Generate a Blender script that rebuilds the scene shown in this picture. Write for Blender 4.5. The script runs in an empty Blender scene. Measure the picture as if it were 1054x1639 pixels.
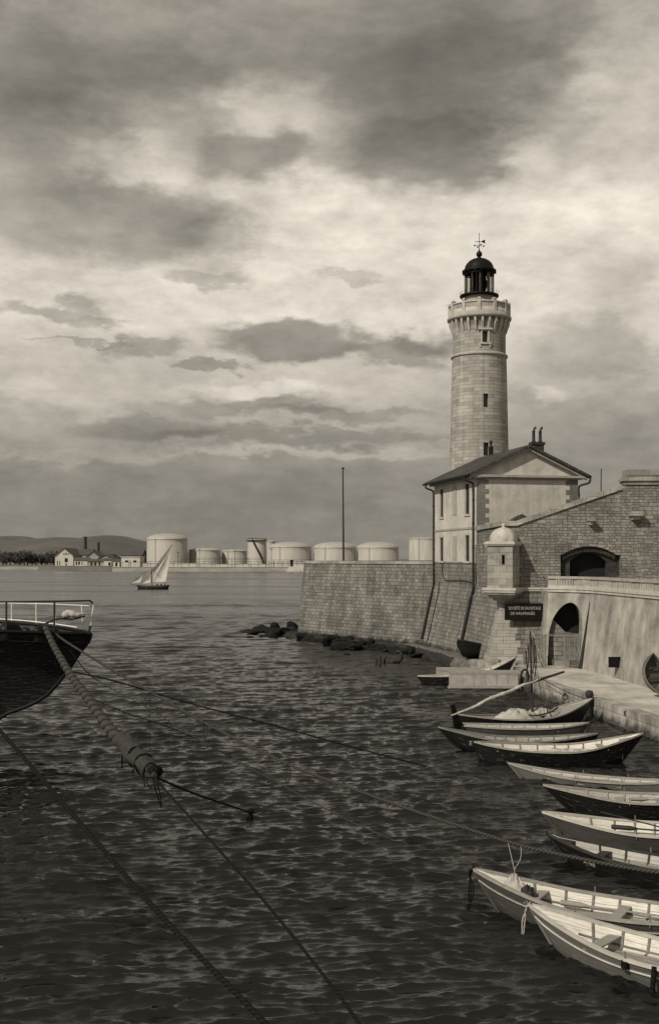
import bpy, bmesh, math, random
import numpy as np
from mathutils import Vector, Matrix
random.seed(7)
S = bpy.context.scene
COL = S.collection
PI = math.pi
R = math.radians

# ------------------------------------------------------------------ camera
cd = bpy.data.cameras.new('camera'); cam = bpy.data.objects.new('camera', cd); COL.objects.link(cam)
cam.location = (0, 0, 8); cam.rotation_euler = (R(90), 0, 0)
cd.sensor_fit = 'HORIZONTAL'; cd.sensor_width = 36; cd.lens = 1800/1054*36
cd.shift_y = 73.5/1054; cd.clip_start = 0.3; cd.clip_end = 30000
S.camera = cam
# ------------------------------------------------------------------ view
S.view_settings.view_transform = 'Standard'; S.view_settings.look = 'None'
S.view_settings.gamma = 1; S.view_settings.exposure = 0.0
S.cycles.use_denoising = True
S.cycles.sample_clamp_direct = 3; S.cycles.sample_clamp_indirect = 3; S.cycles.max_bounces = 6; S.cycles.transparent_max_bounces = 8
# ------------------------------------------------------------------ world (overcast-broken sky in direction space)
SUN_EL, SUN_AZ = 38.0, -136.0         # azimuth from +Y towards +X
sun_dir = Vector((math.sin(R(SUN_AZ))*math.cos(R(SUN_EL)), math.cos(R(SUN_AZ))*math.cos(R(SUN_EL)), math.sin(R(SUN_EL))))
W = bpy.data.worlds.new('World'); S.world = W; W.use_nodes = True
nt = W.node_tree; nt.nodes.clear()
def N(tree, typ, **kw):
    n = tree.nodes.new(typ)
    for k, v in kw.items(): setattr(n, k, v)
    return n
def math_(tree, op, a, b=None, c=None, clamp=False):
    n = tree.nodes.new('ShaderNodeMath'); n.operation = op; n.use_clamp = clamp
    for i, v in enumerate((a, b, c)):
        if v is None: continue
        if isinstance(v, (int, float)): n.inputs[i].default_value = v
        else: tree.links.new(v, n.inputs[i])
    return n.outputs[0]
def ramp_(tree, fac, stops, mode='LINEAR'):
    n = tree.nodes.new('ShaderNodeValToRGB'); n.color_ramp.interpolation = mode
    e = n.color_ramp.elements
    while len(e) < len(stops): e.new(0.5)
    for q, (p, c) in zip(e, stops):
        q.position = p; q.color = (c, c, c, 1) if isinstance(c, (int, float)) else (*c, 1)
    tree.links.new(fac, n.inputs[0]); return n.outputs[0]
def build_sky():
    L = nt.links.new
    tc = N(nt, 'ShaderNodeTexCoord'); sp = N(nt, 'ShaderNodeSeparateXYZ'); L(tc.outputs['Generated'], sp.inputs[0])
    az = math_(nt, 'ARCTAN2', sp.outputs[0], sp.outputs[1])
    el = math_(nt, 'ARCSINE', sp.outputs[2])
    # fractal wobble read on the direction itself so that it has no seam
    mp = N(nt, 'ShaderNodeMapping'); mp.inputs['Scale'].default_value = (1, 1, 2.2); L(tc.outputs['Generated'], mp.inputs[0])
    n1 = N(nt, 'ShaderNodeTexNoise'); n1.inputs['Scale'].default_value = 20; n1.inputs['Detail'].default_value = 7; n1.inputs['Roughness'].default_value = .58
    L(mp.outputs[0], n1.inputs['Vector'])
    n2 = N(nt, 'ShaderNodeTexNoise'); n2.inputs['Scale'].default_value = 3.4; n2.inputs['Detail'].default_value = 8; n2.inputs['Roughness'].default_value = .6
    n2.inputs['Distortion'].default_value = .4
    mp2 = N(nt, 'ShaderNodeMapping'); mp2.inputs['Scale'].default_value = (1, 1, 3.0); mp2.inputs['Location'].default_value = (3.1, 1.2, .4)
    L(tc.outputs['Generated'], mp2.inputs[0]); L(mp2.outputs[0], n2.inputs['Vector'])
    nc = N(nt, 'ShaderNodeSeparateXYZ'); L(n1.outputs['Color'], nc.inputs[0])
    wa = math_(nt, 'MULTIPLY_ADD', math_(nt, 'SUBTRACT', nc.outputs[0], .5), .085, az)
    we = math_(nt, 'MULTIPLY_ADD', math_(nt, 'SUBTRACT', nc.outputs[1], .5), .05, el)
    P = N(nt, 'ShaderNodeCombineXYZ'); L(wa, P.inputs[0]); L(we, P.inputs[1])
    # base brightness by elevation
    base = ramp_(nt, math_(nt, 'MULTIPLY', we, 1/1.5708), [(0.0, .27), (.047, .28), (.068, .38), (.103, .54), (.137, .67), (.175, .69), (.205, .60), (.234, .46), (.264, .38), (.30, .37), (.38, .28), (1, .28)])
    tot = base
    def uv(px, py):
        a = math.atan((px-527)/1800); e = math.atan((893-py)/1800*math.cos(a)); return a, e
    def blob(px, py, rx, ry, k, sharp=None):
        nonlocal tot
        a, e = uv(px, py)
        s = N(nt, 'ShaderNodeVectorMath', operation='SUBTRACT'); L(P.outputs[0], s.inputs[0]); s.inputs[1].default_value = (a, e, 0)
        m = N(nt, 'ShaderNodeVectorMath', operation='MULTIPLY'); L(s.outputs[0], m.inputs[0]); m.inputs[1].default_value = (1800/rx, 1800/ry, 0)
        d = N(nt, 'ShaderNodeVectorMath', operation='DOT_PRODUCT'); L(m.outputs[0], d.inputs[0]); L(m.outputs[0], d.inputs[1])
        g = math_(nt, 'EXPONENT', math_(nt, 'MULTIPLY', d.outputs['Value'], -1))
        if sharp:
            mr = N(nt, 'ShaderNodeMapRange', interpolation_type='SMOOTHSTEP'); L(g, mr.inputs[0])
            mr.inputs[1].default_value = .37-sharp; mr.inputs[2].default_value = .37+sharp; g = mr.outputs[0]
        tot = math_(nt, 'MULTIPLY', tot, math_(nt, 'MULTIPLY_ADD', g, k, 1.0))
    for b in [(720, 110, 230, 100, -.40), (250, 110, 210, 60, -.33), (100, 215, 150, 70, -.36, .35), (390, 248, 110, 42, -.42, .28), (690, 240, 150, 62, -.48, .25), (560, 150, 120, 60, -.2), (60, 120, 90, 50, -.2, .35), (740, 100, 140, 60, -.2, .35),
              (440, 175, 100, 42, .5, .35), (1000, 110, 80, 110, .36, .37), (230, 255, 90, 40, .35, .3), (830, 245, 60, 30, .35, .35), (960, 240, 90, 35, -.2),
              (150, 350, 220, 62, -.42, .3), (350, 385, 80, 42, -.28, .3), (60, 450, 90, 20, -.1), (560, 300, 130, 40, .18), (700, 360, 250, 70, .05),
              (345, 442, 60, 13, -.3, .3), (560, 438, 50, 9, -.22, .3),
              (80, 492, 75, 16, -.36, .28), (160, 514, 45, 11, -.3, .28), (225, 556, 55, 15, -.32, .28), (120, 548, 70, 5, -.25, .2), (330, 588, 60, 8, -.36, .2),
              (465, 545, 120, 34, -.50, .19), (640, 566, 90, 24, -.42, .26), (680, 552, 60, 18, -.3, .3), (1000, 430, 60, 50, -.2),
              (110, 620, 110, 30, .12, .3), (410, 655, 140, 15, -.3, .3), (560, 665, 120, 10, -.25, .25), (230, 688, 120, 22, -.3, .3), (480, 700, 240, 15, -.28, .25),
              (430, 622, 120, 14, .28, .3), (480, 727, 240, 7, .28, .3), (120, 733, 160, 7, .15, .3), (950, 560, 100, 45, -.28, .3), (880, 640, 40, 18, .3, .3), (960, 690, 120, 50, -.15),
              (300, 800, 400, 50, -.08), (1010, 330, 80, 60, .1)]:
        blob(*b)
    # streaks and mottling
    n5 = N(nt, 'ShaderNodeTexNoise'); n5.inputs['Scale'].default_value = 42; n5.inputs['Detail'].default_value = 6; n5.inputs['Roughness'].default_value = .66; L(mp.outputs[0], n5.inputs['Vector'])
    tot = math_(nt, 'MULTIPLY', tot, ramp_(nt, n5.outputs['Fac'], [(.3, .91), (.5, 1.0), (.7, 1.08)]))
    tot = math_(nt, 'MULTIPLY', tot, ramp_(nt, n1.outputs['Fac'], [(.32, .90), (.5, 1.0), (.68, 1.09)]))
    tot = math_(nt, 'MULTIPLY', tot, ramp_(nt, n2.outputs['Fac'], [(.28, .80), (.5, 1.0), (.72, 1.17)]))
    tot = math_(nt, 'MULTIPLY', math_(nt, 'POWER', math_(nt, 'MULTIPLY', tot, 2.0), 1.22), .5)
    # faint clear-sky light between the clouds
    sk = N(nt, 'ShaderNodeTexSky', sky_type='NISHITA', sun_disc=False); sk.sun_elevation = R(SUN_EL); sk.sun_rotation = R(SUN_AZ)
    bw = N(nt, 'ShaderNodeRGBToBW'); L(sk.outputs[0], bw.inputs[0])
    tot = math_(nt, 'MULTIPLY_ADD', tot, 9.3, math_(nt, 'MULTIPLY', bw.outputs[0], .10))
    cx = N(nt, 'ShaderNodeVectorMath', operation='SCALE'); cx.inputs[0].default_value = (1.0, .918, .785); L(tot, cx.inputs['Scale'])
    bg = N(nt, 'ShaderNodeBackground'); bg.inputs[1].default_value = .1; L(cx.outputs[0], bg.inputs[0])
    out = N(nt, 'ShaderNodeOutputWorld'); L(bg.outputs[0], out.inputs[0])
build_sky()
# ------------------------------------------------------------------ sun
sl = bpy.data.lights.new('sun', 'SUN'); sl.energy = 3.3; sl.angle = R(.7); sl.color = (1, .94, .83)
so = bpy.data.objects.new('sun', sl); COL.objects.link(so); so.rotation_euler = sun_dir.to_track_quat('Z', 'Y').to_euler()

# ------------------------------------------------------------------ helpers
def at(px, py, Y): return Vector(((px-527)*Y/1800, Y, 8-(py-893)*Y/1800))
def onz(px, py, z=0.0):
    Y = (8-z)*1800/(py-893); return at(px, py, Y)
def V(*a): return Vector(a)
def sep(v): return (v, v*.945, v*.84)

def new_mat(name):
    m = bpy.data.materials.new(name); m.use_nodes = True
    t = m.node_tree; b = t.nodes['Principled BSDF']; return m, t, b
def mat(name, v, rough=.8, var=.25, scale=3.0, stretch=(1, 1, 1), metallic=0, bump=0.0, spec=.4, detail=5, uv=False, tint=None):
    m, t, b = new_mat(name); L = t.links.new
    tc = N(t, 'ShaderNodeTexCoord'); mp = N(t, 'ShaderNodeMapping'); mp.inputs['Scale'].default_value = stretch
    L(tc.outputs['UV' if uv else 'Object'], mp.inputs[0])
    n = N(t, 'ShaderNodeTexNoise'); n.inputs['Scale'].default_value = scale; n.inputs['Detail'].default_value = detail; n.inputs['Roughness'].default_value = .62
    L(mp.outputs[0], n.inputs['Vector'])
    c = tint or sep(v)
    lo = tuple(x*(1-var) for x in c); hi = tuple(min(1, x*(1+var)) for x in c)
    L(ramp_(t, n.outputs['Fac'], [(.3, lo), (.7, hi)]), b.inputs['Base Color'])
    b.inputs['Roughness'].default_value = rough; b.inputs['Metallic'].default_value = metallic; b.inputs['Specular IOR Level'].default_value = spec
    if bump:
        bp = N(t, 'ShaderNodeBump'); bp.inputs['Strength'].default_value = bump; bp.inputs['Distance'].default_value = .03
        L(n.outputs['Fac'], bp.inputs['Height']); L(bp.outputs[0], b.inputs['Normal'])
    return m
def masonry(name, c1, c2, cm, bw, rh, mortar=.018, warp=0.0, wscale=1.5, bump=.6, stain=.35, sscale=.35, offset=.5, rough=.9, squash=1.0, sqf=2, streak=0.0, suv=False, fine=None, tide=0.0):
    m, t, b = new_mat(name); L = t.links.new
    tc = N(t, 'ShaderNodeTexCoord'); vec = tc.outputs['UV']
    if warp:
        nw = N(t, 'ShaderNodeTexNoise'); nw.inputs['Scale'].default_value = wscale; nw.inputs['Detail'].default_value = 3; L(vec, nw.inputs['Vector'])
        s = N(t, 'ShaderNodeVectorMath', operation='SUBTRACT'); L(nw.outputs['Color'], s.inputs[0]); s.inputs[1].default_value = (.5, .5, .5)
        k = N(t, 'ShaderNodeVectorMath', operation='MULTIPLY_ADD'); L(s.outputs[0], k.inputs[0]); k.inputs[1].default_value = (warp*2.5, warp, 0); L(vec, k.inputs[2]); vec = k.outputs[0]
    br = N(t, 'ShaderNodeTexBrick'); L(vec, br.inputs['Vector']); br.offset = offset; br.squash = squash; br.squash_frequency = sqf
    br.inputs['Color1'].default_value = (*sep(c1), 1); br.inputs['Color2'].default_value = (*sep(c2), 1); br.inputs['Mortar'].default_value = (*sep(cm), 1)
    br.inputs['Scale'].default_value = 1; br.inputs['Mortar Size'].default_value = mortar; br.inputs['Mortar Smooth'].default_value = .3
    br.inputs['Brick Width'].default_value = bw; br.inputs['Row Height'].default_value = rh; br.inputs['Bias'].default_value = 0
    n = N(t, 'ShaderNodeTexNoise'); n.inputs['Scale'].default_value = sscale; n.inputs['Detail'].default_value = 9; n.inputs['Roughness'].default_value = .65; L(tc.outputs['Object'], n.inputs['Vector'])
    f = ramp_(t, n.outputs['Fac'], [(.3, 1-stain), (.7, 1+stain*.6)])
    bcol, bfac = br.outputs['Color'], br.outputs['Fac']
    if fine:   # patches of smaller stones among the larger courses
        b2 = N(t, 'ShaderNodeTexBrick'); L(vec, b2.inputs['Vector']); b2.offset = .37; b2.squash = .75; b2.squash_frequency = 2
        for k in ('Color1', 'Color2', 'Mortar'): b2.inputs[k].default_value = br.inputs[k].default_value
        b2.inputs['Scale'].default_value = 1; b2.inputs['Mortar Size'].default_value = mortar; b2.inputs['Mortar Smooth'].default_value = .3; b2.inputs['Brick Width'].default_value = fine[0]; b2.inputs['Row Height'].default_value = fine[1]; b2.inputs['Bias'].default_value = 0
        nm = N(t, 'ShaderNodeTexNoise'); nm.inputs['Scale'].default_value = .45; nm.inputs['Detail'].default_value = 3; L(tc.outputs['UV'], nm.inputs['Vector'])
        k = ramp_(t, nm.outputs['Fac'], [(.49, 0.0), (.51, 1.0)])
        mc = N(t, 'ShaderNodeMix', data_type='RGBA'); L(k, mc.inputs[0]); L(br.outputs['Color'], mc.inputs[6]); L(b2.outputs['Color'], mc.inputs[7]); bcol = mc.outputs[2]
        mf = N(t, 'ShaderNodeMix', data_type='FLOAT'); L(k, mf.inputs[0]); L(br.outputs['Fac'], mf.inputs[2]); L(b2.outputs['Fac'], mf.inputs[3]); bfac = mf.outputs[0]
    mx = N(t, 'ShaderNodeVectorMath', operation='MULTIPLY'); L(bcol, mx.inputs[0]); L(f, mx.inputs[1]); col = mx.outputs[0]
    if streak:
        mp = N(t, 'ShaderNodeMapping'); mp.inputs['Scale'].default_value = (.9, .22, 1) if suv else (2.2, 2.2, .16); L(tc.outputs['UV' if suv else 'Object'], mp.inputs[0])
        n3 = N(t, 'ShaderNodeTexNoise'); n3.inputs['Scale'].default_value = 1.2; n3.inputs['Detail'].default_value = 6; L(mp.outputs[0], n3.inputs['Vector'])
        f3 = ramp_(t, n3.outputs['Fac'], [(.3, 1-streak), (.65, 1.12)])
        m3 = N(t, 'ShaderNodeVectorMath', operation='MULTIPLY'); L(col, m3.inputs[0]); L(f3, m3.inputs[1]); col = m3.outputs[0]
    if tide:   # weed and wet band left by the water
        sz = N(t, 'ShaderNodeSeparateXYZ'); L(tc.outputs['Object'], sz.inputs[0]); nt3 = N(t, 'ShaderNodeTexNoise'); nt3.inputs['Scale'].default_value = 1.6; nt3.inputs['Detail'].default_value = 7; L(tc.outputs['Object'], nt3.inputs['Vector'])
        zz = math_(t, 'MULTIPLY_ADD', nt3.outputs['Fac'], -.9, sz.outputs[2])
        mt = N(t, 'ShaderNodeVectorMath', operation='MULTIPLY'); L(col, mt.inputs[0]); L(ramp_(t, math_(t, 'MULTIPLY_ADD', zz, .5, .5), [(.5+.5*(tide-.45)-.07, .22), (.5+.5*(tide-.45)+.10, 1.0)]), mt.inputs[1]); col = mt.outputs[0]
    L(col, b.inputs['Base Color']); b.inputs['Roughness'].default_value = rough; b.inputs['Specular IOR Level'].default_value = .25
    n2 = N(t, 'ShaderNodeTexNoise'); n2.inputs['Scale'].default_value = 9; n2.inputs['Detail'].default_value = 6; L(tc.outputs['Object'], n2.inputs['Vector'])
    h = math_(t, 'MULTIPLY_ADD', bfac, -1.0, math_(t, 'MULTIPLY', n2.outputs['Fac'], .6))
    bp = N(t, 'ShaderNodeBump'); bp.inputs['Strength'].default_value = bump; bp.inputs['Distance'].default_value = .035; L(h, bp.inputs['Height']); L(bp.outputs[0], b.inputs['Normal'])
    return m
def planks(name, v, n_strakes=6, var=.3, rough=.6, seam=.5):
    m, t, b = new_mat(name); L = t.links.new
    tc = N(t, 'ShaderNodeTexCoord'); sp = N(t, 'ShaderNodeSeparateXYZ'); L(tc.outputs['UV'], sp.inputs[0])
    fr = math_(t, 'FRACT', math_(t, 'MULTIPLY', sp.outputs[1], n_strakes))
    se = ramp_(t, fr, [(0, seam), (.06, 1.0), (.94, 1.0), (1, seam)])
    mp = N(t, 'ShaderNodeMapping'); mp.inputs['Scale'].default_value = (1.2, 14, 1); L(tc.outputs['UV'], mp.inputs[0])
    n = N(t, 'ShaderNodeTexNoise'); n.inputs['Scale'].default_value = 1.6; n.inputs['Detail'].default_value = 7; n.inputs['Roughness'].default_value = .68; L(mp.outputs[0], n.inputs['Vector'])
    c = sep(v); k = ramp_(t, n.outputs['Fac'], [(.3, tuple(x*(1-var) for x in c)), (.68, tuple(min(1, x*(1+var)) for x in c))])
    nch = N(t, 'ShaderNodeTexNoise'); nch.inputs['Scale'].default_value = 2.6; nch.inputs['Detail'].default_value = 8; nch.inputs['Roughness'].default_value = .75
    mch = N(t, 'ShaderNodeMapping'); mch.inputs['Scale'].default_value = (1, 5, 1); L(tc.outputs['UV'], mch.inputs[0]); L(mch.outputs[0], nch.inputs['Vector'])
    worn = .10 if v < .03 else (v*.45 if v > .3 else v*1.9)
    mxx = N(t, 'ShaderNodeMix', data_type='RGBA'); L(ramp_(t, nch.outputs['Fac'], [(.56, 0.0), (.62, .75)]), mxx.inputs[0]); L(k, mxx.inputs[6]); mxx.inputs[7].default_value = (*sep(worn), 1); k = mxx.outputs[2]
    mx = N(t, 'ShaderNodeVectorMath', operation='MULTIPLY'); L(k, mx.inputs[0]); L(se, mx.inputs[1]); L(mx.outputs[0], b.inputs['Base Color'])
    b.inputs['Roughness'].default_value = rough; b.inputs['Specular IOR Level'].default_value = .35
    bp = N(t, 'ShaderNodeBump'); bp.inputs['Strength'].default_value = .6; bp.inputs['Distance'].default_value = .012; L(se, bp.inputs['Height']); L(bp.outputs[0], b.inputs['Normal'])
    return m
def rope_mat(name, v, freq=14, vk=2.0):
    m, t, b = new_mat(name); L = t.links.new
    tc = N(t, 'ShaderNodeTexCoord'); sp = N(t, 'ShaderNodeSeparateXYZ'); L(tc.outputs['UV'], sp.inputs[0])
    a = math_(t, 'MULTIPLY_ADD', sp.outputs[0], freq, math_(t, 'MULTIPLY', sp.outputs[1], vk))
    w = math_(t, 'ABSOLUTE', math_(t, 'SINE', math_(t, 'MULTIPLY', a, PI)))
    c = sep(v); L(ramp_(t, w, [(0, tuple(x*.22 for x in c)), (.6, c), (1, tuple(x*1.25 for x in c))]), b.inputs['Base Color'])
    b.inputs['Roughness'].default_value = .95; b.inputs['Specular IOR Level'].default_value = .1
    bp = N(t, 'ShaderNodeBump'); bp.inputs['Strength'].default_value = .8; bp.inputs['Distance'].default_value = .02; L(w, bp.inputs['Height']); L(bp.outputs[0], b.inputs['Normal'])
    return m

M = {}
M['tower'] = masonry('tower_ashlar', .40, .26, .12, .95, .30, mortar=.012, stain=.22, bump=.35, streak=.12)
M['wall'] = masonry('bastion_ashlar', .24, .15, .07, .62, .31, mortar=.02, warp=.03, stain=.45, streak=.25, bump=.9, tide=.75)
M['flank'] = masonry('flank_ashlar', .26, .17, .08, .62, .30, mortar=.02, warp=.03, stain=.4, streak=.3, tide=.9)
M['rubble'] = masonry('rubble_stone', .27, .16, .09, .58, .28, mortar=.018, warp=.15, wscale=1.9, stain=.42, sscale=.8, squash=.62, sqf=3, bump=1.0, fine=(.4, .19))
M['quoin'] = masonry('quoin_ashlar', .38, .30, .15, .9, .45, mortar=.012, stain=.3)
M['dressed'] = masonry('dressed_stone', .34, .25, .12, .95, .44, mortar=.012, stain=.42, sscale=.9, bump=.3)
M['brickq'] = masonry('brick_quoin', .25, .19, .13, .28, .12, mortar=.012, stain=.25)
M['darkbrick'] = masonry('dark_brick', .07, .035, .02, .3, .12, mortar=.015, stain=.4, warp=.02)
M['quay'] = masonry('quay_blocks', .40, .30, .16, 1.7, .62, mortar=.014, stain=.5, sscale=.9, streak=.3, tide=.3)
M['quaytop'] = masonry('quay_slabs', .52, .43, .27, 1.5, 1.1, mortar=.014, stain=.45, sscale=.5, bump=.4, warp=.05)
M['render'] = masonry('cement_render', .36, .34, .26, 7, 3.4, mortar=.01, stain=.45, sscale=.8, streak=.3, bump=.3, suv=True, tide=.5)
def stucco(name, v):
    m, t, b = new_mat(name); L = t.links.new; tc = N(t, 'ShaderNodeTexCoord'); c = sep(v)
    def nz(sc, det, rough, stretch=(1, 1, 1)):
        mp = N(t, 'ShaderNodeMapping'); mp.inputs['Scale'].default_value = stretch; L(tc.outputs['Object'], mp.inputs[0])
        n = N(t, 'ShaderNodeTexNoise'); n.inputs['Scale'].default_value = sc; n.inputs['Detail'].default_value = det; n.inputs['Roughness'].default_value = rough; L(mp.outputs[0], n.inputs['Vector']); return n.outputs['Fac']
    base = ramp_(t, nz(.7, 9, .65), [(.3, tuple(x*.8 for x in c)), (.7, tuple(x*1.15 for x in c))])
    f = math_(t, 'MULTIPLY', ramp_(t, nz(.9, 10, .72), [(.40, .85), (.46, 1.0)]), ramp_(t, nz(1.3, 5, .6, (1.6, 1.6, .14)), [(.3, .78), (.6, 1.0)]))
    f = math_(t, 'MULTIPLY', f, ramp_(t, nz(3.0, 9, .75), [(.60, 1.0), (.64, .8)]))
    mx = N(t, 'ShaderNodeVectorMath', operation='MULTIPLY'); L(base, mx.inputs[0]); L(f, mx.inputs[1]); L(mx.outputs[0], b.inputs['Base Color']); b.inputs['Roughness'].default_value = .9
    bp = N(t, 'ShaderNodeBump'); bp.inputs['Strength'].default_value = .4; bp.inputs['Distance'].default_value = .03; L(nz(3.0, 9, .7), bp.inputs['Height']); L(bp.outputs[0], b.inputs['Normal'])
    return m
M['stucco'] = stucco('stucco', .54); M['stucco2'] = stucco('stucco_gable', .52)
M['trim'] = mat('stone_trim', .33, var=.2, scale=2)
M['trim_lt'] = mat('light_stone_trim', .44, var=.2, scale=2)
M['roof'] = masonry('roof_tiles', .10, .06, .03, .22, .38, mortar=.03, stain=.3)
M['black'] = mat('black_paint', .006, rough=.5, var=.3, spec=.2)
M['iron'] = mat('rusty_iron', .02, rough=.7, var=.5, scale=8)
M['grayiron'] = mat('grey_iron', .2, rough=.6, var=.3, scale=8)
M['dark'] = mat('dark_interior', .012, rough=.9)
M['glass'], _t, _b = new_mat('window_glass'); _b.inputs['Base Color'].default_value = (.012, .011, .01, 1); _b.inputs['Roughness'].default_value = .12
M['white'] = mat('white_paint', .72, rough=.5, var=.08)
M['blind'] = mat('painted_shutter', .36, var=.1)
M['tank'] = mat('tank_paint', .38, rough=.6, spec=.2, var=.14, scale=.5, stretch=(1, 1, .12))
M['tank_roof'] = mat('tank_roof_paint', .38, rough=.5, var=.06, scale=.2)
M['sail'] = mat('sail_canvas', .45, var=.14, scale=.7)
M['canvas'] = mat('furled_canvas', .42, var=.25, scale=5, bump=.4)
M['rock'] = mat('wet_rock', .013, spec=.15, rough=.85, var=.6, scale=2.5, bump=.8)
M['shore'] = mat('shore_gravel', .12, rough=.95, var=.6, scale=3, bump=.9, detail=10)
M['weed'] = mat('dark_weed', .02, rough=.9, var=.7, scale=3, bump=.9, detail=10)
M['land'] = mat('far_land', .14, var=.3, scale=.02)
M['hill'] = mat('hill_scrub', .10, var=.3, scale=.004, detail=8)
M['tree'] = mat('tree_leaf', .06, var=.5, scale=.4)
M['farwhite'] = mat('far_whitewash', .5, var=.15, scale=.2)
M['fargrey'] = mat('far_grey_wall', .3, var=.2, scale=.2)
M['farroof'] = mat('far_roof', .08, var=.2, scale=.2)
M['bank'] = mat('far_quay_stone', .32, var=.25, scale=.12, stretch=(1, 1, 3))
M['hull_black'] = planks('hull_black_tar', .006, 7, var=.4, rough=.5)
M['hull_grey'] = planks('hull_grey_paint', .06, 7)
M['hull_light'] = planks('hull_light_paint', .12, 7)
M['in_white'] = planks('inner_whitewash', .62, 5, var=.28, seam=.45)
M['in_light'] = planks('inner_bare_wood', .38, 5, var=.3, seam=.5)
M['in_grey'] = planks('inner_grey_wood', .27, 5, var=.35)
M['in_dark'] = planks('inner_dark_wood', .07, 5, var=.4)
M['wood'] = mat('weathered_wood', .17, var=.4, scale=3, stretch=(1, 6, 6))
M['woodlt'] = mat('pale_wood', .28, var=.25, scale=3, stretch=(1, 6, 6))
M['shiphull'] = planks('ship_hull_tar', .008, 5, var=.5, rough=.55, seam=2.6)
M['wooddk'] = mat('dark_wood', .03, var=.4, scale=3)
M['barge'] = mat('barge_paint', .34, var=.28, scale=1.6, bump=.2, detail=9)
M['rope'] = rope_mat('hemp_rope', .055, 9)
M['rope_dark'] = rope_mat('tarred_rope', .012, 9)
M['rope_lt'] = rope_mat('pale_rope', .4, 9)
M['hawser'] = rope_mat('hawser_service', .05, 1.671, 1.0)
M['tarp'] = mat('old_tarpaulin', .032, var=.5, scale=6, bump=.9)
M['cloth'] = mat('dark_cloth', .03, var=.3)
M['skin'] = mat('skin', .3, var=.05)
M['letter'] = mat('letter_paint', .38, var=.1)

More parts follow.
